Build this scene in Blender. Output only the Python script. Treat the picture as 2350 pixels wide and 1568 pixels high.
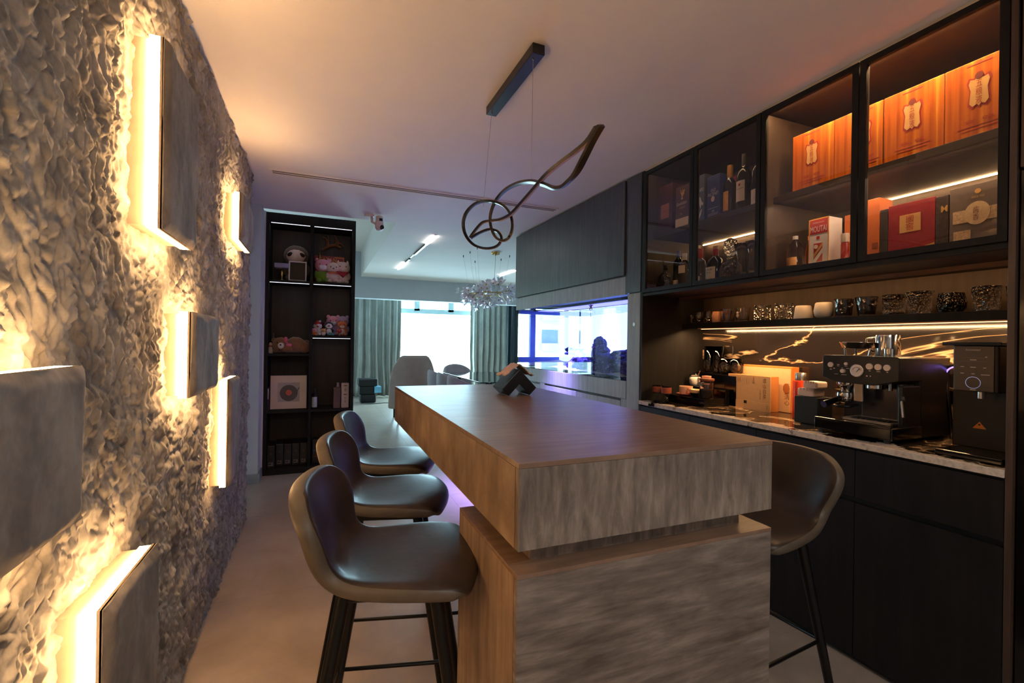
import bpy, math, random
import numpy as np
from mathutils import Vector, Matrix, noise as mnoise
random.seed(7)
PI = math.pi
SC = bpy.context.scene
COL = SC.collection
for _o in list(bpy.data.objects):
    bpy.data.objects.remove(_o)

# ---------------------------------------------------------------- camera
CAM_F, CAM_H = 1071.63, 1.32
_yaw, _pit, _rol = 0.391231, 0.00112038, 0.0154713
_r = Vector((math.cos(_yaw), -math.sin(_yaw), 0))
_f = Vector((math.sin(_yaw) * math.cos(_pit), math.cos(_yaw) * math.cos(_pit), math.sin(_pit)))
_u = _r.cross(_f)
_r2 = math.cos(_rol) * _r + math.sin(_rol) * _u
_u2 = -math.sin(_rol) * _r + math.cos(_rol) * _u
cam = bpy.data.cameras.new('camera')
cam.sensor_width = 36.0
cam.lens = CAM_F / 2350 * 36
cam.clip_start = 0.02
cam.clip_end = 200
camo = bpy.data.objects.new('camera', cam)
COL.objects.link(camo)
camo.matrix_world = Matrix(((_r2.x, _u2.x, -_f.x, 0), (_r2.y, _u2.y, -_f.y, 0), (_r2.z, _u2.z, -_f.z, CAM_H), (0, 0, 0, 1)))
SC.camera = camo

# ---------------------------------------------------------------- sky, daylight, exposure
SC.view_settings.view_transform = 'Standard'
SC.view_settings.look = 'None'
SC.view_settings.gamma = 1.0
SC.view_settings.use_curve_mapping = False
SC.view_settings.exposure = 1.15
SC.cycles.max_bounces = 8
SC.cycles.diffuse_bounces = 4
SC.cycles.glossy_bounces = 4
SC.cycles.transmission_bounces = 8
SC.cycles.transparent_max_bounces = 16
SC.cycles.caustics_reflective = False
SC.cycles.caustics_refractive = False
SC.cycles.sample_clamp_indirect = 4.0
SC.cycles.use_denoising = True
SKY = 12.5
LED_WALL = 34.0
LED_CAB = 26.0
LED_SHELF = 1.3
world = bpy.data.worlds.new('sky')
SC.world = world
world.use_nodes = True
_bg = world.node_tree.nodes['Background']
_bg.inputs['Color'].default_value = (0.50, 0.84, 1.0, 1)
_bg.inputs['Strength'].default_value = SKY


def area_light(name, loc, direction, sx, sy, color, power, parent=None, portal=False, spread=PI):
    L = bpy.data.lights.new(name, 'AREA')
    L.shape = 'RECTANGLE'
    L.size, L.size_y = sx, sy
    L.color = color
    L.energy = power
    L.spread = spread
    if portal:
        L.cycles.is_portal = True
    o = bpy.data.objects.new(name, L)
    COL.objects.link(o)
    o.rotation_euler = Vector(direction).to_track_quat('-Z', 'Y').to_euler()
    o.location = loc
    if parent:
        o.parent = parent
        o.location = Vector(loc) - WL[parent.name]
    return o


WL = {}
# daylight portals just inside the two windows of the living room
area_light('daylight_portal', (2.75, 11.36, 1.45), (0, -1, 0), 2.9, 2.2, (1, 1, 1), 1, portal=True)
area_light('daylight_portal', (-1.9, 11.36, 1.35), (0, -1, 0), 2.6, 2.0, (1, 1, 1), 1, portal=True)


# ---------------------------------------------------------------- helpers
def S(r, g, b):
    def l(c):
        c /= 255.0
        return c / 12.92 if c <= 0.04045 else ((c + 0.055) / 1.055) ** 2.4
    return (l(r), l(g), l(b))


class MB:
    """collects geometry that becomes ONE mesh object"""
    def __init__(s):
        s.v, s.f, s.m = [], [], []

    def add(s, vs, fs, mi=0):
        b = len(s.v)
        s.v += [tuple(p) for p in vs]
        s.f += [tuple(i + b for i in f) for f in fs]
        s.m += [mi] * len(fs)
        return s

    def box(s, x0, y0, z0, x1, y1, z1, mi=0):
        x0, x1 = min(x0, x1), max(x0, x1)
        y0, y1 = min(y0, y1), max(y0, y1)
        z0, z1 = min(z0, z1), max(z0, z1)
        return s.add([(x0, y0, z0), (x1, y0, z0), (x1, y1, z0), (x0, y1, z0), (x0, y0, z1), (x1, y0, z1), (x1, y1, z1), (x0, y1, z1)],
                     [(0, 3, 2, 1), (4, 5, 6, 7), (0, 1, 5, 4), (1, 2, 6, 5), (2, 3, 7, 6), (3, 0, 4, 7)], mi)

    def obox(s, c, sx, sy, sz, R, mi=0):
        vs = []
        for dz in (-1, 1):
            for dx, dy in ((-1, -1), (1, -1), (1, 1), (-1, 1)):
                vs.append(Vector(c) + R @ Vector((dx * sx / 2, dy * sy / 2, dz * sz / 2)))
        return s.add(vs, [(0, 3, 2, 1), (4, 5, 6, 7), (0, 1, 5, 4), (1, 2, 6, 5), (2, 3, 7, 6), (3, 0, 4, 7)], mi)

    def lathe(s, prof, cx=0, cy=0, z=0, n=20, mi=0, sx=1, sy=1, R=None, cap=True):
        b0 = len(s.v)
        vs, fs = [], []
        for r, h in prof:
            for k in range(n):
                a = 2 * PI * k / n
                p = Vector((r * math.cos(a) * sx, r * math.sin(a) * sy, h))
                if R is not None:
                    p = R @ p
                vs.append((p.x + cx, p.y + cy, p.z + z))
        for i in range(len(prof) - 1):
            for k in range(n):
                k2 = (k + 1) % n
                fs.append((i * n + k, i * n + k2, (i + 1) * n + k2, (i + 1) * n + k))
        if cap:
            if prof[0][0] > 1e-5:
                fs.append(tuple(range(n - 1, -1, -1)))
            if prof[-1][0] > 1e-5:
                fs.append(tuple((len(prof) - 1) * n + k for k in range(n)))
        return s.add(vs, fs, mi)

    def cyl(s, p0, p1, r0, r1=None, n=12, mi=0):
        return s.tube([p0, p1], r0, n, mi, r1)

    def tube(s, pts, r, n=8, mi=0, r1=None, closed=False):
        pts = [Vector(p) for p in pts]
        m = len(pts)
        r1 = r if r1 is None else r1
        up = None
        vs, fs = [], []
        for i, p in enumerate(pts):
            if closed:
                t = pts[(i + 1) % m] - pts[i - 1]
            else:
                t = pts[min(i + 1, m - 1)] - pts[max(i - 1, 0)]
            t.normalize()
            if up is None:
                up = Vector((0, 0, 1)) if abs(t.z) < 0.9 else Vector((1, 0, 0))
            a = (up - t * up.dot(t)).normalized()
            up = a
            bb = t.cross(a)
            rr = r + (r1 - r) * (i / max(1, m - 1))
            for k in range(n):
                an = 2 * PI * k / n
                vs.append(p + a * (rr * math.cos(an)) + bb * (rr * math.sin(an)))
        for i in range(m if closed else m - 1):
            j = (i + 1) % m
            for k in range(n):
                k2 = (k + 1) % n
                fs.append((i * n + k, i * n + k2, j * n + k2, j * n + k))
        if not closed:
            fs.append(tuple(range(n - 1, -1, -1)))
            fs.append(tuple((m - 1) * n + k for k in range(n)))
        return s.add(vs, fs, mi)

    def ell(s, c, rx, ry, rz, n=12, m=8, mi=0, R=None):
        prof = [(math.sin(PI * i / m), -math.cos(PI * i / m)) for i in range(m + 1)]
        vs, fs = [], []
        for r, h in prof:
            for k in range(n):
                a = 2 * PI * k / n
                p = Vector((r * math.cos(a) * rx, r * math.sin(a) * ry, h * rz))
                if R is not None:
                    p = R @ p
                vs.append(p + Vector(c))
        for i in range(m):
            for k in range(n):
                k2 = (k + 1) % n
                fs.append((i * n + k, i * n + k2, (i + 1) * n + k2, (i + 1) * n + k))
        return s.add(vs, fs, mi)

    def prism(s, poly, o, rt, up, nm, th, mi=0):
        """polygon (counter-clockwise seen from outside) in the frame rt/up at o, extruded backwards by th"""
        o, rt, up, nm = Vector(o), Vector(rt), Vector(up), Vector(nm)
        n = len(poly)
        a = [o + rt * x + up * y for x, y in poly]
        b = [p - nm * th for p in a]
        fs = [tuple(range(n)), tuple(range(2 * n - 1, n - 1, -1))]
        for i in range(n):
            j = (i + 1) % n
            fs.append((i, i + n, j + n, j))
        return s.add(a + b, fs, mi)

    def grid(s, P, mi=0, closed_u=False):
        nu, nv = len(P), len(P[0])
        vs = [p for row in P for p in row]
        fs = []
        for i in range(nu if closed_u else nu - 1):
            j = (i + 1) % nu
            for k in range(nv - 1):
                fs.append((i * nv + k, j * nv + k, j * nv + k + 1, i * nv + k + 1))
        return s.add(vs, fs, mi)


def obj(name, mb, mat, parent=None, smooth=False, bevel=0, seg=2, sub=0, auto=None):
    me = bpy.data.meshes.new(name)
    off = WL[parent.name] if parent is not None else Vector((0, 0, 0))
    vs = mb.v if parent is None else [(p[0] - off.x, p[1] - off.y, p[2] - off.z) for p in mb.v]
    me.from_pydata(vs, [], mb.f)
    mats = mat if isinstance(mat, (list, tuple)) else [mat]
    for m in mats:
        me.materials.append(m)
    if len(mats) > 1:
        me.polygons.foreach_set('material_index', mb.m)
    if smooth:
        me.polygons.foreach_set('use_smooth', [True] * len(me.polygons))
        if auto:
            try:
                me.set_sharp_from_angle(angle=math.radians(auto))
            except Exception:
                pass
    me.update()
    o = bpy.data.objects.new(name, me)
    COL.objects.link(o)
    WL[o.name] = off
    if parent is not None:
        o.parent = parent
    if bevel:
        bm = o.modifiers.new('bevel', 'BEVEL')
        bm.width = bevel
        bm.segments = seg
        bm.limit_method = 'ANGLE'
        bm.angle_limit = math.radians(40)
    if sub:
        sm = o.modifiers.new('sub', 'SUBSURF')
        sm.levels = sub
        sm.render_levels = sub
    return o


def tag(o, label=None, cat=None, group=None, kind=None):
    if label:
        o['label'] = label
    if cat:
        o['category'] = cat
    if group:
        o['group'] = group
    if kind:
        o['kind'] = kind
    return o


def thing(name, label, cat, loc, group=None, rz=0):
    o = bpy.data.objects.new(name, None)
    o.empty_display_size = 0.05
    COL.objects.link(o)
    o.location = loc
    o.rotation_euler = (0, 0, rz)
    WL[o.name] = Vector(loc)
    return tag(o, label, cat, group)


def struct(name, mb, mat, **k):
    return tag(obj(name, mb, mat, **k), kind='structure')


def copy_tree(o, loc, rz=0, label=None):
    kids = {}
    for c in bpy.data.objects:
        if c.parent:
            kids.setdefault(c.parent, []).append(c)

    def cp(a, par):
        c = a.copy()
        COL.objects.link(c)
        if par:
            c.parent = par
        for k in kids.get(a, []):
            cp(k, c)
        return c
    r = cp(o, None)
    r.location = loc
    r.rotation_euler = (0, 0, rz)
    if label:
        r['label'] = label
    return r


FACE = {'-x': ((0, -1, 0), (0, 0, 1), (-1, 0, 0)), '-y': ((1, 0, 0), (0, 0, 1), (0, -1, 0)), '+z': ((1, 0, 0), (0, 1, 0), (0, 0, 1))}


def decal(name, poly, o, face, mat, parent, th=0.0008):
    rt, up, nm = FACE[face]
    c = Vector(o) + Vector(nm) * th
    return obj(name, MB().prism(poly, c, rt, up, nm, th), mat, parent)


def rect(w, h, x=0, y=0):
    return [(x - w / 2, y - h / 2), (x + w / 2, y - h / 2), (x + w / 2, y + h / 2), (x - w / 2, y + h / 2)]


def disc(r, n=20, x=0, y=0, ry=None):
    ry = ry or r
    return [(x + r * math.cos(2 * PI * k / n), y + ry * math.sin(2 * PI * k / n)) for k in range(n)]


def text(name, s, o, face, mat, parent, w=None, h=None, bold=0.0, eps=0.0012, slant=0.0, rise=0.0):
    """flat lettering, centred on o, fitted to width w and height h"""
    cu = bpy.data.curves.new('txt', 'FONT')
    cu.body = s
    cu.size = 1.0
    cu.offset = bold
    cu.align_x = 'CENTER'
    cu.resolution_u = 2
    to = bpy.data.objects.new('txt', cu)
    me = bpy.data.meshes.new_from_object(to)
    bpy.data.objects.remove(to)
    bpy.data.curves.remove(cu)
    rt, up, nm = (Vector(a) for a in FACE[face])
    xs = [v.co.x for v in me.vertices] or [0, 1]
    ys = [v.co.y for v in me.vertices] or [0, 1]
    cx, cy = (min(xs) + max(xs)) / 2, (min(ys) + max(ys)) / 2
    kx = (w / (max(xs) - min(xs) + 1e-6)) if w else None
    ky = (h / (max(ys) - min(ys) + 1e-6)) if h else None
    kx = kx or ky
    ky = ky or kx
    off = WL[parent.name]
    oo = Vector(o) + nm * eps - off
    for v in me.vertices:
        a, b = (v.co.x - cx) * kx, (v.co.y - cy) * ky
        v.co = oo + rt * (a + slant * b) + up * (b + rise * a)
    me.materials.clear()
    me.materials.append(mat)
    me.name = name
    ob = bpy.data.objects.new(name, me)
    COL.objects.link(ob)
    ob.parent = parent
    WL[ob.name] = off
    return ob


# ---------------------------------------------------------------- materials
MATS = {}


def _new(name):
    m = bpy.data.materials.new(name)
    m.use_nodes = True
    nt = m.node_tree
    b = nt.nodes['Principled BSDF']
    return m, nt, b


def N(nt, t, **k):
    n = nt.nodes.new(t)
    for a, v in k.items():
        if a.startswith('i_'):
            n.inputs[a[2:].replace('_', ' ')].default_value = v
        else:
            setattr(n, a, v)
    return n


def ramp(nt, stops, fac):
    r = N(nt, 'ShaderNodeValToRGB')
    e = r.color_ramp.elements
    while len(e) > 1:
        e.remove(e[-1])
    e[0].position = stops[0][0]
    e[0].color = (*stops[0][1], 1)
    for p, c in stops[1:]:
        x = e.new(p)
        x.color = (*c, 1)
    nt.links.new(fac, r.inputs['Fac'])
    return r.outputs['Color']


def coords(nt, scale=(1, 1, 1), rot=(0, 0, 0), kind='Object'):
    tc = N(nt, 'ShaderNodeTexCoord')
    mp = N(nt, 'ShaderNodeMapping')
    mp.inputs['Scale'].default_value = scale
    mp.inputs['Rotation'].default_value = rot
    nt.links.new(tc.outputs[kind], mp.inputs['Vector'])
    return mp.outputs['Vector']


def noise_tex(nt, vec, scale=5, detail=4, rough=.6, dist=0):
    n = N(nt, 'ShaderNodeTexNoise')
    n.inputs['Scale'].default_value = scale
    n.inputs['Detail'].default_value = detail
    n.inputs['Roughness'].default_value = rough
    n.inputs['Distortion'].default_value = dist
    nt.links.new(vec, n.inputs['Vector'])
    return n.outputs['Fac']


def bump(nt, b, height, strength, dist=0.01):
    bp = N(nt, 'ShaderNodeBump')
    bp.inputs['Strength'].default_value = strength
    bp.inputs['Distance'].default_value = dist
    nt.links.new(height, bp.inputs['Height'])
    nt.links.new(bp.outputs['Normal'], b.inputs['Normal'])


def mul(c, k):
    return tuple(min(1, x * k) for x in c)


def M(name, col=None, rough=.5, metal=0., var=.12, vs=9., spec=.5, coat=0., bmp=0., bs=60., scale=(1, 1, 1), sheen=0, emit=None):
    if name in MATS:
        return MATS[name]
    m, nt, b = _new(name)
    b.inputs['Roughness'].default_value = rough
    b.inputs['Metallic'].default_value = metal
    b.inputs['Specular IOR Level'].default_value = spec
    b.inputs['Coat Weight'].default_value = coat
    b.inputs['Coat Roughness'].default_value = .1
    if sheen:
        b.inputs['Sheen Weight'].default_value = sheen
    v = coords(nt, scale)
    f = noise_tex(nt, v, vs)
    c = ramp(nt, [(.3, mul(col, 1 - var)), (.7, mul(col, 1 + var))], f)
    nt.links.new(c, b.inputs['Base Color'])
    if bmp:
        bump(nt, b, noise_tex(nt, v, bs, 3), bmp)
    MATS[name] = m
    return m


def emission(name, col, strength):
    if name in MATS:
        return MATS[name]
    m, nt, b = _new(name)
    b.inputs['Base Color'].default_value = (*col, 1)
    b.inputs['Emission Color'].default_value = (*col, 1)
    b.inputs['Emission Strength'].default_value = strength
    b.inputs['Roughness'].default_value = .6
    MATS[name] = m
    return m


def pane_mat(name, tint=(1, 1, 1), gain=1.0, rough=0.0):
    """thin sheet of glass: clear with Fresnel reflection on both faces"""
    m, nt, b = _new(name)
    nt.nodes.remove(b)
    out = nt.nodes['Material Output']
    tr = N(nt, 'ShaderNodeBsdfTransparent')
    tr.inputs['Color'].default_value = (*tint, 1)
    gl = N(nt, 'ShaderNodeBsdfGlossy')
    gl.inputs['Roughness'].default_value = rough
    fr = N(nt, 'ShaderNodeFresnel')
    fr.inputs['IOR'].default_value = 1.5
    mt = N(nt, 'ShaderNodeMath', operation='MULTIPLY')
    mt.inputs[1].default_value = gain
    mt.use_clamp = True
    mx = N(nt, 'ShaderNodeMixShader')
    nt.links.new(fr.outputs[0], mt.inputs[0])
    ge = N(nt, 'ShaderNodeNewGeometry')          # reflect on the outer side of each sheet only
    m2 = N(nt, 'ShaderNodeMath', operation='MULTIPLY_ADD')
    m2.inputs[1].default_value = -1.0
    m2.inputs[2].default_value = 1.0
    nt.links.new(ge.outputs['Backfacing'], m2.inputs[0])
    m3 = N(nt, 'ShaderNodeMath', operation='MULTIPLY')
    nt.links.new(mt.outputs[0], m3.inputs[0])
    nt.links.new(m2.outputs[0], m3.inputs[1])
    nt.links.new(m3.outputs[0], mx.inputs[0])
    nt.links.new(tr.outputs[0], mx.inputs[1])
    nt.links.new(gl.outputs[0], mx.inputs[2])
    nt.links.new(mx.outputs[0], out.inputs['Surface'])
    MATS[name] = m
    return m


def glass_mat(name, tint=(1, 1, 1), rough=.02, bmp=0., bs=60):
    m, nt, b = _new(name)
    b.inputs['Base Color'].default_value = (*tint, 1)
    b.inputs['Transmission Weight'].default_value = 1
    b.inputs['Roughness'].default_value = rough
    b.inputs['IOR'].default_value = 1.45
    if bmp:
        v = N(nt, 'ShaderNodeTexVoronoi')
        v.inputs['Scale'].default_value = bs
        nt.links.new(coords(nt), v.inputs['Vector'])
        bump(nt, b, v.outputs['Distance'], bmp, .01)
    MATS[name] = m
    return m


def streak_mat(name, c0, c1, c2, scale, rot=(0, 0, 0), rough=.4, spec=.5, bmp=.05, kind='Object', dist=.3, lo=.3, hi=.7):
    m, nt, b = _new(name)
    v = coords(nt, scale, rot, kind)
    f1 = noise_tex(nt, v, 1.0, 8, .65, dist)
    f2 = noise_tex(nt, coords(nt, (3, 3, 3)), 1.3, 4)
    mx = N(nt, 'ShaderNodeMath', operation='MULTIPLY_ADD')
    nt.links.new(f2, mx.inputs[0])
    mx.inputs[1].default_value = .5
    nt.links.new(f1, mx.inputs[2])
    sb = N(nt, 'ShaderNodeMath', operation='SUBTRACT')
    nt.links.new(mx.outputs[0], sb.inputs[0])
    sb.inputs[1].default_value = .25
    c = ramp(nt, [(lo, c0), ((lo + hi) / 2, c1), (hi, c2)], sb.outputs[0])
    nt.links.new(c, b.inputs['Base Color'])
    b.inputs['Roughness'].default_value = rough
    b.inputs['Specular IOR Level'].default_value = spec
    if bmp:
        bump(nt, b, f1, bmp, .004)
    MATS[name] = m
    return m


def marble_mat(name, scale, rot, vein=(0.62, .47, .33), width=.035, rough=.12, thresh=.5, frontband=False):
    m, nt, b = _new(name)
    v = coords(nt, scale, rot)
    f = noise_tex(nt, v, 1.0, 5, .55, 1.1)
    c1 = ramp(nt, [(thresh - width * 2, (.012, .009, .008)), (thresh - width * .5, (.06, .035, .02)), (thresh, vein), (thresh + width * .6, mul(vein, .5)), (thresh + width * 1.6, (.02, .014, .011)), (thresh + .16, (.010, .008, .007)), (thresh + .19, mul(vein, .6)), (thresh + .24, vein)], f)
    col = c1
    if frontband:
        sp = N(nt, 'ShaderNodeSeparateXYZ')
        tc = N(nt, 'ShaderNodeTexCoord')
        nt.links.new(tc.outputs['Object'], sp.inputs[0])
        nz = noise_tex(nt, coords(nt, (3, 5, 3)), 1.4, 5, .6)
        ma = N(nt, 'ShaderNodeMath', operation='MULTIPLY_ADD')
        nt.links.new(nz, ma.inputs[0])
        ma.inputs[1].default_value = -.5
        nt.links.new(sp.outputs[0], ma.inputs[2])
        msk = ramp(nt, [(0.0, (1, 1, 1)), (.02, (0, 0, 0))], ma.outputs[0])
        # object x runs from the front edge; offset keeps the band near it
        ma2 = N(nt, 'ShaderNodeMath', operation='ADD')
        nt.links.new(ma.outputs[0], ma2.inputs[0])
        ma2.inputs[1].default_value = .215
        nt.links.new(ma2.outputs[0], msk.node.inputs['Fac'])
        cream = ramp(nt, [(.3, (.44, .36, .29)), (.55, (.70, .62, .53)), (.8, (.36, .26, .19))], noise_tex(nt, coords(nt, (1, 1, 1)), 40, 4))
        mx = N(nt, 'ShaderNodeMix', data_type='RGBA')
        nt.links.new(msk, mx.inputs['Factor'])
        nt.links.new(c1, mx.inputs[6])
        nt.links.new(cream, mx.inputs[7])
        col = mx.outputs[2]
    nt.links.new(col, b.inputs['Base Color'])
    b.inputs['Roughness'].default_value = rough
    MATS[name] = m
    return m


plaster = streak_mat('stone_plaster', S(104, 100, 95), S(140, 136, 130), S(168, 164, 157), (14, 14, 11), rough=.95, spec=.15, bmp=.5)
slabstone = streak_mat('split_stone', S(112, 104, 96), S(134, 126, 117), S(158, 150, 140), (9, 9, 6), rough=.85, spec=.2, bmp=.3)
slabside = M('sawn_stone', S(190, 172, 148), .9, vs=20)
white_paint = M('ceiling_paint', S(240, 234, 229), .85, var=.02, vs=3)
wall_paint = M('wall_paint', S(205, 206, 210), .8, var=.02, vs=3)
floor_m = streak_mat('floor_tile', S(158, 142, 126), S(170, 154, 138), S(182, 166, 150), (2, 2, 2), rough=.34, spec=.5, bmp=0)
trav_top = streak_mat('travertine_top', S(112, 88, 72), S(128, 102, 84), S(144, 118, 98), (5, 46, 5), rough=.36, spec=.5, bmp=.02)
trav_front = streak_mat('travertine_vertical', S(88, 78, 70), S(122, 110, 100), S(154, 142, 130), (34, 60, 7), rough=.5, bmp=.06)
trav_side = streak_mat('travertine_side', S(112, 92, 74), S(142, 118, 96), S(170, 146, 122), (9, 9, 5), rough=.5, bmp=.05)
trav_h = streak_mat('travertine_horizontal', S(84, 75, 68), S(118, 107, 98), S(150, 138, 128), (5, 20, 34), (0, .12, 0), rough=.5, bmp=.08)
trav_sv = streak_mat('travertine_side_vertical', S(120, 100, 84), S(152, 128, 108), S(178, 154, 132), (8, 30, 3), rough=.45, bmp=.04)
oak = streak_mat('dark_oak', S(17, 15, 14), S(23, 20, 18), S(31, 27, 25), (30, 30, 2.2), rough=.6, spec=.25, bmp=.03)
oak_in = streak_mat('dark_oak_inside', S(40, 31, 25), S(50, 38, 31), S(60, 46, 37), (30, 30, 2.2), rough=.55, spec=.4, bmp=.03)
oak_grey = streak_mat('grey_oak', S(52, 53, 54), S(64, 65, 66), S(76, 77, 78), (34, 34, 2.2), rough=.40, spec=.5, bmp=.03)
oak_band = streak_mat('pale_oak', S(128, 129, 128), S(142, 143, 142), S(156, 157, 155), (30, 30, 2.2), rough=.45, spec=.5, bmp=.03)
black_metal = M('black_metal', S(20, 20, 21), .38, metal=.4, var=.05)
black_matte = M('black_matte', S(16, 16, 17), .6, var=.1)
black_gloss = M('black_gloss', S(10, 10, 11), .12, var=.1)
chrome = M('chrome', S(215, 212, 208), .12, metal=1., var=.03)
steel = M('brushed_steel', S(190, 186, 180), .3, metal=1., var=.05, scale=(1, 1, 30))
brass = M('brass', S(196, 160, 90), .25, metal=1., var=.06)
copper = M('copper_diffuser', S(196, 150, 112), .5, var=.05)
leather_in = M('brown_leather', S(48, 37, 30), .43, spec=.4, var=.28, vs=14, bmp=.06, bs=45, coat=.05)
leather_out = M('grey_brown_leather', S(88, 78, 66), .5, var=.16, vs=18, bmp=.08, bs=70)
pane = pane_mat('clear_pane', (.96, .96, .96), 1.6)
door_glass = pane_mat('smoked_door_glass', (.90, .88, .86), 1.9)
clear_glass = glass_mat('clear_glass', (1, .99, .98))
cut_glass = glass_mat('cut_glass', (1, .97, .94), .02, 1.0, 55)
dark_glass = glass_mat('smoked_glass', (.10, .09, .10), .03, .9, 90)
green_glass = glass_mat('bottle_glass', (.05, .07, .03), .03)
amber_glass = glass_mat('amber_glass', (.75, .30, .08), .03)
white_ceramic = M('white_ceramic', S(226, 220, 212), .35, var=.05)
led_wall = emission('warm_led', (1.0, .57, .24), LED_WALL)
led_cab = emission('cabinet_led', (1.0, .60, .28), LED_CAB)
led_shelf = emission('shelf_led', (1.0, .58, .26), LED_SHELF)
led_cool = emission('cool_led', (.82, .86, 1.0), .8)
lamp_white = emission('track_lamp', (1.0, .93, .88), 7.0)
# ================================================================ THE ROOM
CEIL = 2.54
WALLX = -0.467
# floor: screed and large porcelain tiles
fl = struct('floor', MB().box(-3.7, -1.75, -0.12, 5.1, 11.6, -0.004), M('grout', S(146, 131, 117), .8))
TX, TY = 2.4, 1.2
for i in range(4):
    for j in range(12):
        x0, y0 = -3.75 + i * TX, -2.0 + j * TY - .1
        x1, y1 = min(x0 + TX, 5.1), min(y0 + TY, 11.6)
        x0, y0 = max(x0, -3.7), max(y0, -1.75)
        if x1 - x0 < .05 or y1 - y0 < .05:
            continue
        g = .0006
        obj('tile', MB().box(x0 + g, y0 + g, -.004, x1 - g, y1 - g, 0.0), floor_m, fl)
# ceiling: flat slab over kitchen and living room, raised tray on the left, beam before the window
struct('ceiling', MB().box(-1.7, -1.75, CEIL, 2.8, 4.95, CEIL + .5).box(.72, 4.95, CEIL, 5.1, 9.45, CEIL + .5)
       .box(-3.7, 4.95, 3.02, .72, 9.45, 3.2).box(2.8, -1.75, CEIL, 5.1, 4.95, CEIL + .5)
       .box(-3.7, 4.81, CEIL, -.5, 4.95, 3.1), white_paint)
struct('trim_1', MB().box(-3.7, 9.45, 2.13, 5.1, 9.7, 3.2).box(-3.7, 9.7, 2.55, 5.1, 11.6, 2.75), M('beam_paint', S(196, 204, 210), .8, var=.02))
struct('wall_back', MB().box(-1.75, -1.85, 0, 2.8, -1.75, CEIL), wall_paint)
struct('wall_right', MB().box(2.70, -1.75, 0, 2.82, 4.95, CEIL), wall_paint)
struct('wall_passage', MB().box(-1.85, -1.75, 0, -1.75, 4.81, CEIL).box(-1.75, 3.5, 0, -1.70, 4.81, CEIL), wall_paint)
struct('wall_corner', MB().box(-3.7, 4.81, 0, -.503, 5.05, CEIL).box(-.60, 5.03, 0, -.4885, 5.42, CEIL), wall_paint)
struct('wall_living_left', MB().box(-3.8, 4.81, 0, -3.7, 11.6, 3.2), wall_paint)
struct('wall_living_right', MB().box(5.0, 4.95, 0, 5.1, 11.6, 3.2).box(2.82, 4.93, 0, 5.0, 5.0, CEIL), wall_paint)
struct('baseboard_corner', MB().box(-.60, 4.795, 0, -.503, 4.81, .085).box(-.503, 4.795, 0, -.488, 5.03, .085), M('skirting', S(150, 154, 156), .6), bevel=.003)
# window wall
W1 = (1.2, 4.3, .30, 2.46)
W2 = (-3.15, -.62, .35, 2.32)
wf = MB()
xs = [-3.7, W2[0], W2[1], W1[0], W1[1], 5.1]
wf.box(xs[0], 11.5, 0, xs[1], 11.6, 2.75).box(xs[2], 11.5, 0, xs[3], 11.6, 2.75).box(xs[4], 11.5, 0, xs[5], 11.6, 2.75)
for W in (W1, W2):
    wf.box(W[0], 11.5, 0, W[1], 11.6, W[2]).box(W[0], 11.5, W[3], W[1], 11.6, 2.75)
struct('wall_far', wf, wall_paint)
frame_pale = M('window_aluminium', S(168, 190, 190), .5, var=.03)
frame_dark = M('dark_window_frame', S(44, 48, 62), .4, var=.05)


def window(n, W, mull, trans, mat, t=.06):
    w = thing('window_%d' % n, None, None, ((W[0] + W[1]) / 2, 11.5, W[2]))
    w['kind'] = 'structure'
    m = MB()
    for x in (W[0] + t / 2, W[1] - t / 2):
        m.box(x - t / 2, 11.5, W[2], x + t / 2, 11.58, W[3])
    for z in (W[2] + t / 2, W[3] - t / 2):
        m.box(W[0], 11.5, z - t / 2, W[1], 11.58, z + t / 2)
    for (x0, x1, z0, z1) in mull:
        m.box(x0, 11.48, z0, x1, 11.58, z1)
    for (z0, z1) in trans:
        m.box(W[0], 11.48, z0, W[1], 11.58, z1)
    obj('window_frame', m, mat, w)
    obj('pane', MB().box(W[0] + t, 11.55, W[2] + t, W[1] - t, 11.555, W[3] - t), pane, w)
    return w


window(1, W1, [(2.14, 2.27, 2.05, 2.46), (2.99, 3.13, 2.05, 2.46)], [(1.985, 2.10)], frame_pale)
window(2, W2, [(-1.24, -1.09, .35, 2.32), (-2.26, -2.16, .35, 2.32)], [(.78, .92), (2.08, 2.2)], frame_dark, .08)
# outside: two apartment blocks seen only as reflections in the aquarium glass
tower_m = M('tower_render', S(214, 208, 186), .9, var=.05)
tower_w = M('tower_window', S(96, 110, 116), .3, var=.2)
tower_b = M('tower_balcony', S(180, 186, 176), .8)


def tower(name, label, x, y, w, d, h, cols):
    t = thing(name, label, 'building', (x, y, -30))
    obj('wall', MB().box(x - w / 2, y, -30, x + w / 2, y + d, h), tower_m, t)
    for k in range(9):
        z = -14 + k * 3.0
        for c in range(cols):
            xc = x - w / 2 + (c + .5) * w / cols
            f = obj('window', MB().box(xc - .9, y - .06, z, xc + .9, y + .02, z + 1.6), tower_w, t)
            obj('balcony', MB().box(xc - 1.1, y - .5, z - .5, xc + 1.1, y, z + .25), tower_b, t)
    return t


tower('apartment_block', 'pale tower block outside the far left window', -19.0, 42, 7.0, 8, 30, 2)
tower('apartment_block', 'greenish lower tower standing right of the pale tower outside', -27.5, 46, 7.5, 8, 14, 2)

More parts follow.
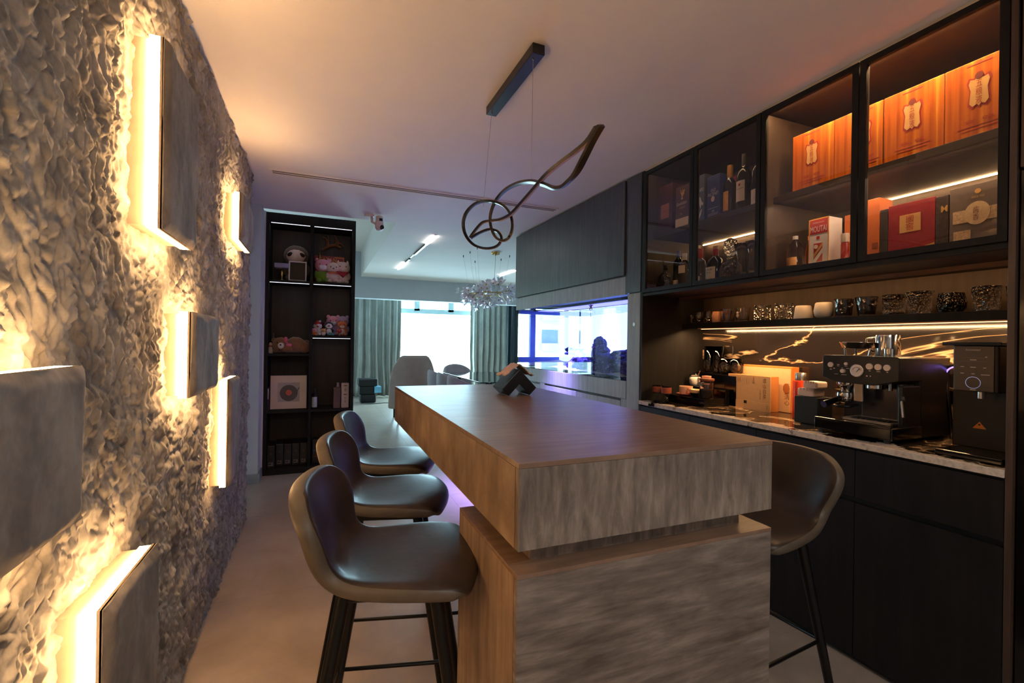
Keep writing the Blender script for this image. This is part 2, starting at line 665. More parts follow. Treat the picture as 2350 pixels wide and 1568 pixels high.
# ---------------------------------------------------------------- stone wall (rough plaster)
def rough(y, z, s=0.0):
    """crumpled plaster: puffed lumps parted by sharp creases, in three sizes"""
    p = Vector((y, z * .82, s))
    q = p + mnoise.noise_vector(p * 9) * .035 + mnoise.noise_vector(p * 31) * .010
    a = abs(mnoise.noise(q * 15))
    b = abs(mnoise.noise(q * 34 + Vector((7, 3, 1))))
    c = abs(mnoise.noise(q * 74 + Vector((1, 9, 4))))
    k = .6 + .7 * abs(mnoise.noise(p * 4.5 + Vector((3, 3, 3))))
    w = mnoise.noise(p * 2.6)
    return (a * 1.0 + b * .75 + c * .42) * .026 * k - .016 + .008 * w


wl = MB()
ny, nz = 760, 500
Y0, Y1 = .30, 3.86
rows = []
for i in range(ny + 1):
    y = Y0 + (Y1 - Y0) * i / ny
    row = []
    for k in range(nz + 1):
        z = .006 + (CEIL - .024) * k / nz
        yy, zz = y, z
        if i > ny - 4:
            yy += mnoise.noise(Vector((z * 30, 2, 0))) * .012
        if k in (0, nz):
            zz += mnoise.noise(Vector((y * 26, 5, k))) * .006
        row.append((WALLX + rough(y, z), yy, zz))
    rows.append(row)
wl.grid(rows)
rows = []
for i in range(61):
    y = -1.75 + (Y0 + 1.75) * i / 60
    rows.append([(WALLX + rough(y, .006 + (CEIL - .024) * k / 80), y, .006 + (CEIL - .024) * k / 80) for k in range(81)])
wl.grid(rows)
wl.box(-.62, -1.75, 0.002, WALLX - .022, 3.85, CEIL - .006)
struct('wall_left', wl, plaster, smooth=True)


# stone slabs with LED light along their edges
def stone_light(label, y0, y1, z0, z1, leds, seed):
    t = thing('stone_wall_light', label, 'wall light', (WALLX, (y0 + y1) / 2, z0), 'lit stone slabs on the plaster wall')
    e = .008
    obj('backing', MB().box(-.50, y0 + e, z0 + e, -.410, y1 - e, z1 - e), slabside, t)
    b = MB()
    if 'n' in leds:
        b.box(-.433, y0, z0, -.409, y0 + .01, z1)
    if 'f' in leds:
        b.box(-.433, y1 - .01, z0, -.409, y1, z1)
    if 't' in leds:
        b.box(-.433, y0 + .01, z1 - .01, -.409, y1 - .01, z1)
    if 'b' in leds:
        b.box(-.433, y0 + .01, z0, -.409, y1 - .01, z0 + .01)
    obj('led_strip', b, led_wall, t)
    obj('edge_band', MB().box(-.4085, y0, z0, -.3995, y1, z1), slabside, t)
    P = []
    na, nb = max(8, int((y1 - y0) / .006)), max(8, int((z1 - z0) / .006))
    for i in range(na + 1):
        row = []
        for k in range(nb + 1):
            y, z = y0 + (y1 - y0) * i / na, z0 + (z1 - z0) * k / nb
            p = Vector((y, z * .8, seed))
            d = min(y - y0, y1 - y, z - z0, z1 - z)
            chip = .012 + .030 * max(0, mnoise.noise(p * 7 + Vector((4, 4, 4))) + .25)
            h = .013 * min(1, d / chip) ** .7
            h += .0035 * abs(mnoise.noise(Vector((y * 26, z * 9, seed)))) + .003 * mnoise.noise(p * 5) + .003 * abs(mnoise.noise(p * 33)) - .002 + .0012 * mnoise.noise(p * 95)
            if d < 1e-6:
                h = max(-.003, -.002 + .008 * (mnoise.noise(p * 11) + .2))
            row.append((-.398 + h, y, z))
        P.append(row)
    # close the face back to the band
    m = MB().grid(P)
    ring = [P[i][0] for i in range(na + 1)] + [P[na][k] for k in range(1, nb + 1)] + [P[i][nb] for i in range(na - 1, -1, -1)] + [P[0][k] for k in range(nb - 1, 0, -1)]
    n = len(ring)
    m.add(ring + [(-.403, q[1], q[2]) for q in ring], [(i, (i + 1) % n, (i + 1) % n + n, i + n) for i in range(n)])
    obj('stone_face', m, slabstone, t, smooth=True, auto=50)
    return t


stone_light('tall lit stone slab, uppermost and largest upright one on the plaster wall', 1.53, 1.87, 1.612, 2.13, 'ntb', 1.3)
stone_light('small lit stone slab near the far top end of the plaster wall', 2.87, 3.30, 1.845, 2.10, 'ntb', 5.1)
stone_light('squarish lit stone slab at mid height with glow on three sides', 1.86, 2.27, 1.115, 1.405, 'ntb', 9.4)
stone_light('narrow lit stone slab lowest near the far end of the plaster wall', 2.60, 2.86, .60, 1.118, 'nt', 12.2)
stone_light('large wide stone slab nearest the camera with glow above and below', .60, 1.085, .985, 1.265, 'ntb', 17.7)
stone_light('low stone slab near the floor lit along its top and near edge', 1.19, 1.53, .30, .762, 'nt', 21.0)

# ---------------------------------------------------------------- ceiling fittings
v = thing('air_vent', 'long slim linear air vent set into the kitchen ceiling', 'vent', (.82, 3.82, CEIL))
obj('frame', MB().box(-.35, 3.77, CEIL - .006, 2.0, 3.785, CEIL + .002).box(-.35, 3.855, CEIL - .006, 2.0, 3.87, CEIL + .002)
    .box(-.35, 3.785, CEIL - .006, -.335, 3.855, CEIL + .002).box(1.985, 3.785, CEIL - .006, 2.0, 3.855, CEIL + .002), white_paint, v)
obj('slot', MB().box(-.335, 3.785, CEIL - .003, 1.985, 3.855, CEIL + .001), M('vent_shadow', S(120, 110, 104), .8), v)
obj('blade', MB().box(-.335, 3.817, CEIL - .007, 1.985, 3.822, CEIL), white_paint, v)
d = thing('added_fill_panel', 'added fill light panel on the ceiling, unseen behind the camera', 'ceiling light', (.75, -.9, CEIL))  # added lamp, unseen, fills the foreground with neutral light
obj('frame', MB().box(.27, -1.22, CEIL - .03, 1.23, -.58, CEIL), white_paint, d, bevel=.004)
obj('diffuser', MB().box(.29, -1.20, CEIL - .032, 1.21, -.60, CEIL - .029), emission('fill_diffuser', (1, .95, .88), 1.2), d)
area_light('fill_light', (.75, -.9, CEIL - .034), (0, 0, -1), .9, .58, (1, .95, .90), 10, d)

# security camera on the ceiling
sc_ = thing('security_camera', 'white ceiling security camera with black lens near the bookcase', 'camera', (.5, 4.72, CEIL))
wp = M('white_plastic', S(226, 206, 196), .4, var=.03)
obj('mount', MB().box(.385, 4.71, CEIL - .022, .475, 4.75, CEIL), wp, sc_, bevel=.006)
obj('arm', MB().tube([(.455, 4.73, CEIL - .02), (.457, 4.73, CEIL - .07), (.49, 4.73, CEIL - .085)], .013, 8), wp, sc_, smooth=True)
obj('body', MB().lathe([(.0, -.155), (.026, -.15), (.040, -.13), (.042, -.10), (.036, -.06), (.034, -.02), (.026, -.012), (0, -.01)], .525, 4.72, CEIL + .002, 20), wp, sc_, smooth=True)
obj('lens', MB().ell((.545, 4.688, CEIL - .122), .022, .012, .022, 16, 10), black_gloss, sc_, smooth=True)
obj('window', MB().obox((.535, 4.690, CEIL - .05), .032, .012, .028, Matrix.Rotation(.3, 3, 'Z')), black_gloss, sc_, bevel=.003)

# ---------------------------------------------------------------- living room
cur_m = streak_mat('curtain_cloth', S(150, 150, 142), S(170, 170, 160), S(188, 187, 177), (30, 30, 1), rough=.9, spec=.1, bmp=.1)


def curtain(label, x0, x1, seed):
    t = thing('curtain', label, 'curtain', ((x0 + x1) / 2, 11.2, 0), 'drawn back living room curtains')
    P = []
    n = int((x1 - x0) / .012)
    for i in range(n + 1):
        x = x0 + (x1 - x0) * i / n
        row = []
        for k in range(15):
            z = .02 + 2.48 * k / 14
            fl_ = .06 * math.sin(x * 36 + seed + 1.8 * math.sin(x * 4.1 + seed)) + .025 * math.sin(x * 81 + seed * 2)
            fl_ *= .75 + .5 * (1 - k / 14)
            sway = .05 * math.sin(x * 5 + z * 2.2 + seed) * max(0, 1 - z / 1.2)
            row.append((x + sway, 11.2 + fl_, z))
        P.append(row)
    o = obj('cloth', MB().grid(P), cur_m, t, smooth=True)
    so = o.modifiers.new('solid', 'SOLIDIFY')
    so.thickness = .006
    obj('rail', MB().box(x0, 11.18, 2.495, x1, 11.22, 2.53), black_metal, t)
    return t


curtain('sage green curtain drawn left of the bright window', .62, 1.78, .4)
curtain('sage green curtain drawn right of the bright window', 3.50, 4.48, 2.1)
struct('trim_2', MB().lathe([(.075, 0), (.075, 2.55)], 4.62, 11.15, 0, 20).box(4.52, 11.2, 0, 4.8, 11.5, 2.55), M('dark_column', S(30, 44, 50), .25), smooth=True, auto=40)


def track_light(label, x, y0, y1, segs):
    t = thing('track_light', label, 'ceiling light', (x, (y0 + y1) / 2, CEIL), 'magnetic track lights on the living room ceiling')
    obj('track', MB().box(x - .012, y0, CEIL - .006, x + .012, y1, CEIL), black_metal, t)
    for a, b, lit in segs:
        obj('lamp' if lit else 'driver', MB().box(x - .014, a, CEIL - .022, x + .014, b, CEIL - .004), lamp_white if lit else black_metal, t)


track_light('black track light with two lit bars, left on the living room ceiling', 1.22, 5.3, 8.15, [(5.33, 5.82, 1), (5.83, 6.6, 0), (6.98, 7.34, 0), (7.35, 8.08, 1)])
track_light('black track light with one lit bar behind the flower chandelier', 3.04, 5.4, 8.0, [(7.28, 7.98, 1), (6.2, 7.2, 0)])

# flower chandelier
ch = thing('flower_chandelier', 'glass flower chandelier hung on thin wires over the dining table', 'chandelier', (2.16, 6.2, CEIL))
obj('canopy', MB().lathe([(.055, -.03), (.058, -.026), (.058, 0)], 2.2, 5.97, CEIL, 20).cyl((2.2, 5.97, CEIL - .045), (2.2, 5.97, CEIL - .03), .012), brass, ch, smooth=True, auto=40)
hooks = [(1.87, 6.39), (1.87, 6.07), (1.867, 5.75), (2.16, 6.75), (2.447, 6.4), (2.455, 6.09)]
petal_m, nt_, b_ = _new('petal_glass')
b_.inputs['Base Color'].default_value = (.85, .84, .90, 1)
b_.inputs['Transmission Weight'].default_value = .12
b_.inputs['Roughness'].default_value = .3
b_.inputs['Subsurface Weight'].default_value = .0
MATS['petal_glass'] = petal_m
for hx, hy in hooks:
    obj('hook', MB().cyl((hx, hy, CEIL - .03), (hx, hy, CEIL), .006, n=8), black_metal, ch)
    obj('wire', MB().cyl((hx, hy, CEIL - .02), (2.16 + (hx - 2.16) * .75, 6.2 + (hy - 6.2) * .75, 2.08), .0012, n=5), steel, ch)
obj('cord', MB().cyl((2.2, 5.97, CEIL - .03), (2.2, 6.0, 2.05), .002, n=5), black_metal, ch)
obj('ring', MB().tube([(2.16 + .20 * math.cos(a * PI / 8), 6.2 + .26 * math.sin(a * PI / 8), 1.99) for a in range(16)], .006, 6, closed=True), brass, ch, smooth=True)
rr = random.Random(11)
for k in range(90):
    a = rr.uniform(0, 2 * PI)
    el = rr.uniform(-.75, .75)
    L = rr.uniform(.10, .22)
    base = Vector((2.16 + .20 * math.cos(a), 6.2 + .26 * math.sin(a), 1.99))
    dr = Vector((math.cos(a + rr.uniform(-1, 1)), math.sin(a + rr.uniform(-1, 1)), el)).normalized()
    if k % 3 == 0:
        base = Vector((2.16 + .1 * math.cos(a), 6.2 + .1 * math.sin(a), 1.98))
        dr = Vector((rr.uniform(-1, 1), rr.uniform(-1, 1), rr.uniform(-.8, .9))).normalized()
    tip = base + dr * L
    obj('stem', MB().tube([base, base + dr * L * .5 + Vector((0, 0, .012)), tip], .002, 5), brass, ch)
    q = dr.to_track_quat('Z', 'Y').to_matrix()
    m = MB()
    np_ = 5
    sz = rr.uniform(.05, .075)
    for j in range(np_):
        an = 2 * PI * j / np_ + rr.uniform(-.2, .2)
        ax = Vector((math.cos(an), math.sin(an), 0))
        sd = Vector((-math.sin(an), math.cos(an), 0))
        pts = [(0, 0, 0), (.5, .36, .35), (.95, .0, .75), (.5, -.36, .35), (.62, 0, .30)]
        vs = [tip + q @ ((ax * p[0] + sd * p[1]) * sz + Vector((0, 0, p[2] * sz))) for p in pts]
        m.add(vs, [(0, 1, 4), (1, 2, 4), (2, 3, 4), (3, 0, 4)])
    fo = obj('flower', m, petal_m, ch)
    obj('flower_heart', MB().ell(tip + dr * .008, .010, .010, .014, 8, 5, R=q), brass, ch, smooth=True)

# dining table with glossy top
dt = thing('dining_table', 'long dining table with a dark glossy glass top under the chandelier', 'table', (2.6, 7.25, 0))
obj('tabletop', MB().box(2.08, 6.18, .735, 3.12, 8.30, .75), M('dark_glass_top', S(24, 40, 44), .04, var=.05), dt, bevel=.003)
for lx, ly in ((2.3, 6.5), (2.9, 6.5), (2.3, 8.0), (2.9, 8.0)):
    obj('leg', MB().cyl((lx, ly, 0), (lx, ly, .735), .03), black_metal, dt, smooth=True, auto=40)
velvet = M('grey_velvet', S(168, 158, 166), .85, var=.08, sheen=.4)


def dining_chair():
    t = thing('dining_chair', 'x', 'chair', (0, 0, 0), 'grey velvet dining chairs at the glossy table')
    obj('seat', MB().lathe([(0, .40), (.21, .40), (.235, .43), (.23, .47), (.18, .485), (0, .485)], 0, 0, 0, 20), velvet, t, smooth=True, auto=50)
    P = []
    for i in range(19):
        a = PI * (.5 + (i - 9) / 18 * 1.1) + PI / 2
        row = []
        hh = .88 - .17 * (abs(i - 9) / 9) ** 2
        for k in range(8):
            z = .42 + (hh - .42) * k / 7
            rad = .235 + .03 * math.sin(k / 7 * 2.2)
            row.append((rad * math.cos(a), rad * math.sin(a), z))
        P.append(row)
    o = obj('backrest', MB().grid(P), velvet, t, smooth=True)
    so = o.modifiers.new('solid', 'SOLIDIFY')
    so.thickness = .045
    so.offset = 0
    sb = o.modifiers.new('sub', 'SUBSURF')
    sb.levels = sb.render_levels = 1
    for a in (.8, 2.4, 3.9, 5.5):
        obj('leg', MB().cyl((.15 * math.cos(a), .15 * math.sin(a), .42), (.22 * math.cos(a), .22 * math.sin(a), 0), .014, .010), black_metal, t, smooth=True, auto=40)
    return t


dc = dining_chair()
lab = ['grey velvet dining chair farthest along the left side of the glossy table', 'middle grey velvet dining chair along the left side of the table', 'nearest grey velvet dining chair along the left side of the glossy table']
for i, (x, y) in enumerate(((1.83, 7.12), (1.83, 6.52), (1.83, 5.92))):
    if i == 0:
        dc.location = (x, y, 0)
        dc['label'] = lab[0]
    else:
        copy_tree(dc, (x, y, 0), 0, lab[i])
copy_tree(dc, (2.45, 8.62, 0), -PI / 2, 'grey velvet dining chair at the far head of the glossy table')
WL[dc.name] = Vector(dc.location)

ac = thing('armchair', 'wide beige armchair with a tall rounded back, seen from behind', 'armchair', (1.43, 7.75, 0))
beige = M('beige_fabric', S(176, 156, 146), .9, var=.06, sheen=.3, bmp=.1, bs=200)
P = []
for i in range(25):
    s_ = (i - 12) / 12
    row = []
    top = 1.085 - .30 * max(0, abs(s_) - .55) ** 2 / .2 * 1.0
    for k in range(9):
        z = .20 + (top - .20) * k / 8
        x = 1.43 + .36 * s_ * (1 - .10 * (k / 8) ** 3)
        y = 7.60 + .22 * abs(s_) ** 2.2 - .08 * (k / 8)
        row.append((x, y, z))
    P.append(row)
o = obj('backrest', MB().grid(P), beige, ac, smooth=True)
so = o.modifiers.new('solid', 'SOLIDIFY')
so.thickness = .10
so.offset = 0
sb = o.modifiers.new('sub', 'SUBSURF')
sb.levels = sb.render_levels = 2
obj('seat_cushion', MB().box(1.13, 7.62, .24, 1.73, 8.2, .44), beige, ac, bevel=.05, seg=4)
for lx, ly in ((1.2, 7.66), (1.66, 7.66), (1.2, 8.15), (1.66, 8.15)):
    obj('leg', MB().cyl((lx, ly, 0), (lx, ly, .26), .015), black_metal, ac)

# black stacked unit and cable by the curtain
bs_ = thing('side_unit', 'black zigzag side unit of three stacked blocks by the left curtain', 'side table', (.95, 10.3, 0))
obj('base_block', MB().box(.80, 10.15, 0, 1.12, 10.5, .18), black_matte, bs_, bevel=.03)
obj('middle_block', MB().box(.78, 10.15, .18, 1.08, 10.5, .345), black_matte, bs_, bevel=.02)
obj('top_block', MB().box(.76, 10.15, .345, 1.15, 10.5, .50), black_matte, bs_, bevel=.03)
obj('pale_panel', MB().box(1.08, 10.12, .21, 1.22, 10.5, .335), M('pale_blue_panel', S(120, 190, 220), .2), bs_, bevel=.006)  # plain pale blue block
tag(obj('power_cable', MB().tube([(.80, 10.05, .006), (.95, 9.95, .006), (1.1, 9.98, .006), (1.25, 10.05, .006), (1.45, 10.0, .006), (1.6, 10.1, .008)], .006, 6), black_matte, smooth=True),
    'thin black power cable lying on the floor before the side unit', 'cable')
# ================================================================ KITCHEN JOINERY
FX = 2.083          # front plane of the tall wall of cabinets
BX = 2.64           # back of the niche
CT = .925           # worktop height

# ---- tall unit with the aquarium
tu = thing('tall_unit', 'grey oak tall unit built around the aquarium', 'cabinet', (FX, 3.8, 0))
obj('body', MB().box(FX + .02, 2.69, 0, 2.68, 4.94, 1.03).box(FX + .02, 2.69, 1.69, 2.68, 4.94, 2.535).box(FX + .02, 2.69, 1.03, 2.68, 2.845, 1.69), oak_grey, tu)
obj('flap_panel', MB().box(FX - .014, 2.874, 1.826, FX + .016, 4.935, 2.522), oak_grey, tu, bevel=.0015)
obj('upper_rail', MB().box(FX, 2.87, 1.684, FX + .019, 4.94, 1.815), oak_band, tu, bevel=.001)
obj('post_panel', MB().box(FX - .002, 2.695, 1.69, FX + .019, 2.866, 2.532), oak_grey, tu, bevel=.001)
obj('post_door', MB().box(FX - .002, 2.695, .02, FX + .019, 2.838, 1.682), oak_band, tu, bevel=.0015)
obj('lower_rail', MB().box(FX, 2.845, .915, FX + .019, 4.94, 1.045), oak_band, tu, bevel=.001)
obj('recess', MB().box(FX + .012, 2.905, .895, FX + .0195, 4.18, .914), black_matte, tu)
obj('door', MB().box(FX, 3.552, .02, FX + .019, 4.175, .896), oak_band, tu, bevel=.0015)
obj('door', MB().box(FX, 2.912, .02, FX + .019, 3.546, .896), oak_band, tu, bevel=.0015)
obj('door', MB().box(FX, 4.29, .02, FX + .019, 4.93, .896), oak_band, tu, bevel=.0015)
obj('stile', MB().box(FX, 4.18, .02, FX + .018, 4.285, .912), oak_band, tu)
obj('stile', MB().box(FX, 2.842, .02, FX + .018, 2.906, .912), oak_band, tu)
obj('lock', MB().cyl((FX - .006, 2.755, 1.46), (FX, 2.755, 1.46), .014, n=16), steel, tu, smooth=True, auto=40)

# ---- aquarium
aq = thing('aquarium', 'long lit aquarium with reef rock coloured as under violet blue light, set into the grey oak unit', 'aquarium', (2.36, 3.86, 1.05))
ay0, ay1, az0, az1, ax0, ax1 = 2.852, 4.895, 1.05, 1.682, FX + .008, 2.62
obj('front_glass', MB().box(ax0, ay0, az0, ax0 + .012, ay1, az1), pane_mat('tank_glass', (.97, .98, 1), 1.9), aq)
obj('backlit_panel', MB().box(ax1, ay0, az0, ax1 + .01, ay1, az1), emission('aquarium_backlight', (.62, .78, 1.0), .82), aq)
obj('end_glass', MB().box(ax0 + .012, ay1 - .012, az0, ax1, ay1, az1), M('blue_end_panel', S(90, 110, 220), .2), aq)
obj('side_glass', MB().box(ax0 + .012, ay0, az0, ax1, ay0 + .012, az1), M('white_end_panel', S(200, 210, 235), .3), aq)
sand = MB()
P = []
for i in range(41):
    row = []
    for k in range(13):
        y, x = ay0 + .012 + (ay1 - ay0 - .024) * i / 40, ax0 + .012 + (ax1 - ax0 - .012) * k / 12
        row.append((x, y, az0 + .028 + .018 * mnoise.noise(Vector((x * 5, y * 5, 2))) + .03 * k / 12))
    P.append(row)
sand.grid(P)
tag(obj('sand', sand, M('white_sand', S(214, 206, 214), .95, vs=90, var=.15), aq, smooth=True), kind='stuff')
wm, nt_, b_ = _new('aquarium_water')
nt_.nodes.remove(b_)
tr_ = N(nt_, 'ShaderNodeBsdfTransparent')
tr_.inputs['Color'].default_value = (.93, .965, 1, 1)
nt_.links.new(tr_.outputs[0], nt_.nodes['Material Output'].inputs['Surface'])
obj('water', MB().box(ax0 + .016, ay0 + .014, az0 + .02, ax1 - .004, ay1 - .016, az1 - .075), wm, aq)
P = [[(ax0 + .02 + (ax1 - ax0 - .03) * k / 10, ay0 + .016 + (ay1 - ay0 - .034) * i / 40, az1 - .074 + .006 * mnoise.noise(Vector((i * .6, k * .7, 0)))) for k in range(11)] for i in range(41)]
obj('water_surface', MB().grid(P), pane_mat('water_surface_sheet', (.50, .60, 1.0), 1.0), aq, smooth=True)  # blue tint stands in for the reflection on the underside
rockm, nt_, b_ = _new('blue_lit_reef_rock')
v_ = coords(nt_)
c_ = ramp(nt_, [(.35, S(30, 20, 80)), (.55, S(80, 60, 160)), (.70, S(200, 180, 235))], noise_tex(nt_, v_, 26, 5, .7))  # blue lamp light and lavender highlights put into the rock colour
nt_.links.new(c_, b_.inputs['Base Color'])
b_.inputs['Roughness'].default_value = .9
bump(nt_, b_, noise_tex(nt_, v_, 60, 4), .8)
MATS['blue_lit_reef_rock'] = rockm


def rock(c, rx, ry, rz, seed, nm='rock'):
    m = MB()
    n, k = 26, 16
    vs, fs = [], []
    for i in range(k + 1):
        t = PI * i / k
        for j in range(n):
            a = 2 * PI * j / n
            d = Vector((math.sin(t) * math.cos(a), math.sin(t) * math.sin(a), -math.cos(t)))
            h = 1 + .45 * mnoise.noise(d * 1.7 + Vector((seed, 0, 0))) + .35 * abs(mnoise.noise(d * 4 + Vector((0, seed, 0)))) + .16 * mnoise.noise(d * 9 + Vector((0, 0, seed)))
            vs.append((c[0] + d.x * rx * h, c[1] + d.y * ry * h, c[2] + d.z * rz * h))
    for i in range(k):
        for j in range(n):
            fs.append((i * n + j, i * n + (j + 1) % n, (i + 1) * n + (j + 1) % n, (i + 1) * n + j))
    m.add(vs, fs)
    return obj(nm, m, rockm, aq, smooth=True, auto=60)


REEF = [((2.24, 2.95, 1.12), .10, .12, .10), ((2.27, 3.10, 1.17), .09, .13, .05), ((2.30, 3.02, 1.22), .07, .10, .04), ((2.22, 3.25, 1.12), .07, .12, .08), ((2.26, 3.38, 1.19), .08, .16, .045),
        ((2.34, 3.20, 1.22), .08, .16, .04), ((2.30, 3.52, 1.12), .08, .12, .10), ((2.32, 3.56, 1.24), .06, .10, .07), ((2.33, 3.58, 1.31), .045, .07, .06), ((2.24, 3.66, 1.12), .07, .10, .08),
        ((2.28, 3.74, 1.19), .07, .15, .04), ((2.30, 3.92, 1.22), .06, .15, .028), ((2.26, 3.90, 1.10), .05, .09, .06), ((2.38, 4.10, 1.24), .05, .12, .035), ((2.40, 4.06, 1.14), .045, .06, .10), ((2.42, 4.24, 1.245), .045, .10, .026), ((2.21, 3.40, 1.10), .05, .07, .05)]
for q in REEF:
    rock(q[0], q[1], q[2], q[3], q[0][1] * 7 + q[0][2])
coral_p = M('pink_coral', S(206, 96, 190), .7)
coral_g = M('green_coral', S(30, 130, 150), .7)
coral_o = M('peach_coral', S(196, 150, 190), .7)
for c, r, m_ in (((2.27, 3.80, 1.25), .028, coral_g), ((2.27, 3.58, 1.27), .024, coral_p), ((2.28, 3.90, 1.255), .030, coral_o), ((2.30, 4.0, 1.265), .024, coral_o), ((2.22, 2.96, 1.26), .02, coral_p), ((2.38, 4.42, 1.25), .018, coral_p)):
    obj('coral', MB().lathe([(.3 * r, -r), (.4 * r, -.2 * r), (r, .5 * r), (.8 * r, .8 * r), (0, .6 * r)], c[0], c[1], c[2], 12), m_, aq, smooth=True)
obj('pump_pipe', MB().tube([(2.55, 4.30, 1.05), (2.55, 4.30, 1.5), (2.55, 4.30, 1.65)], .008, 8), M('smoke_pipe', S(70, 84, 120), .4), aq)
st = MB()
for k in range(5):
    a = PI / 2 + 2 * PI * k / 5
    st.tube([(FX + .024, 3.38, 1.63), (FX + .024, 3.38 + .034 * math.cos(a), 1.63 + .036 * math.sin(a))], .007, 6, 0, .003)
obj('starfish', st, M('purple_starfish', S(150, 40, 140), .5), aq, smooth=True)
obj('thermometer_wire', MB().tube([(FX + .03, 3.39, 1.60), (FX + .03, 3.395, 1.35)], .0016, 5), M('wire_grey', S(80, 100, 110), .5), aq)
obj('light_bar', MB().box(2.24, 2.95, 1.672, 2.48, 4.80, 1.686), black_matte, aq)
obj('reef_lamp', MB().box(2.27, 3.0, 1.668, 2.45, 4.75, 1.672), emission('reef_led', (.2, .2, 1.0), 1.2), aq)
area_light('reef_light', (2.36, 3.86, 1.664), (0, 0, -1), 1.75, .2, (.36, .28, 1.0), 60, aq, spread=1.1)

# ---- upper glass cabinets
def frame_box(m, y0, y1, z0, z1, w, x0, x1):
    m.box(x0, y0, z0, x1, y0 + w, z1).box(x0, y1 - w, z0, x1, y1, z1).box(x0, y0 + w, z0, x1, y1 - w, z0 + w).box(x0, y0 + w, z1 - w, x1, y1 - w, z1)


def upper_unit(label, y0, y1, doors, led, lit):
    t = thing('wall_cabinet', label, 'cabinet', (FX, (y0 + y1) / 2, 1.66), 'glass fronted wall cabinets')
    m = MB().box(FX + .03, y0, 1.66, BX, y1, 1.69).box(FX + .045, y0, 2.513, BX, y1, 2.53).box(FX + .024, y0, 2.522, FX + .045, y1, 2.53)
    m.box(FX + .03, y0, 1.69, BX - .012, y0 + .016, 2.505).box(FX + .03, y1 - .016, 1.69, BX - .012, y1, 2.505)
    obj('carcass', m, oak_in, t)
    obj('back_panel', MB().box(BX - .012, y0, 1.66, BX + .004, y1, 2.53), oak_in, t)
    obj('shelf', MB().box(FX + .075, y0 + .016, 2.055, BX - .012, y1 - .016, 2.088), oak_in, t, bevel=.001)
    obj('bottom_trim', MB().box(FX + .004, y0, 1.655, FX + .03, y1, 1.672), oak, t)
    obj('led_strip', MB().box(2.595, led[0], 2.050, 2.601, led[1], 2.0555), led_cab, t)
    if lit:  # added unseen fill lamps, brighten the fronts of boxes and bottles
        area_light('shelf_fill_light', (FX + .082, (y0 + y1) / 2, 2.052), (.35, 0, -1), y1 - y0 - .1, .006, (1, .74, .50), lit * .3, t)
        obj('door_fill_strip', MB().box(FX + .0245, y0 + .02, 2.5125, FX + .0295, y1 - .02, 2.519), emission('door_fill_strip', (1, .6, .28), 2.0), t)
        area_light('door_fill_light', (FX + .031, (y0 + y1) / 2, 2.511), (.45, 0, -1), y1 - y0 - .1, .006, (1, .62, .30), lit, t)
    for a, b in doors:
        f = MB()
        frame_box(f, a, b, 1.678, 2.522, .026, FX, FX + .022)
        f.box(FX, a + .026, 2.498, FX + .022, b - .026, 2.5)
        dr = obj('door', f, oak, t, bevel=.001)
        obj('glass', MB().box(FX + .008, a + .025, 1.703, FX + .012, b - .025, 2.497), door_glass, dr)
    return t


upper_unit('left glass fronted wall cabinet, next to the aquarium unit', 1.7375, 2.672, [(1.7395, 2.2015), (2.2065, 2.671)], (1.76, 2.64), .3)
upper_unit('right glass fronted wall cabinet, above the espresso machine', .798, 1.7355, [(.7995, 1.262), (1.2665, 1.7345)], (.82, 1.50), 5)
obj('ceiling_filler', MB().box(FX + .01, .78, 2.531, BX, 2.69, CEIL - .001), M('pale_gap', S(188, 176, 160), .7), None)
bpy.data.objects['ceiling_filler'].name = 'trim_3'
tag(bpy.data.objects['trim_3'], kind='structure')

# ---- niche: marble splashback, oak back, end wall
back_marble = marble_mat('black_marble', (1.2, .75, 2.9), (.22, .0, .0), (.56, .38, .23), .012)
top_marble = marble_mat('worktop_marble', (1.1, 1.3, 1.2), (.1, .2, .6), (.50, .36, .22), .012, .07, .5, True)
struct('trim_4', MB().box(BX, .79, CT - .02, BX + .012, 2.672, 1.44), back_marble)
struct('trim_5', MB().box(BX + .001, .79, 1.46, BX + .012, 2.672, 1.662), oak_in)
struct('trim_6', MB().box(FX + .002, 2.672, CT - .03, BX + .04, 2.69, 2.532), oak)
sh = thing('wall_shelf', 'long dark oak shelf holding a row of glasses under the cabinets', 'shelf', (2.54, 1.73, 1.44))
obj('board', MB().box(2.44, .798, 1.436, BX, 2.671, 1.474), oak, sh, bevel=.0015)
obj('led_strip', MB().box(2.452, .80, 1.428, 2.462, 2.50, 1.437), led_shelf, sh)
obj('led_diffuser', MB().box(2.441, .80, 1.431, 2.452, 2.52, 1.436), M('led_channel', S(226, 150, 90), .5), sh)
area_light('shelf_light', (2.457, 1.72, 1.426), (.25, 0, -1), 1.80, .01, (1, .58, .26), 9, sh)
lt = thing('cabinet_light', 'thin brown light profile under the wall cabinets', 'light', (2.42, 1.7, 1.65))
obj('profile', MB().box(2.40, .80, 1.640, 2.418, 2.66, 1.659), M('bronze_profile', S(120, 84, 60), .4, metal=.5), lt)
obj('led_strip', MB().box(2.419, .82, 1.648, 2.43, 2.64, 1.656), emission('profile_led', (1, .5, .2), 2.2), lt)
area_light('profile_light', (2.43, 1.7, 1.645), (.75, 0, -.6), 1.75, .012, (1, .5, .18), .8, lt)

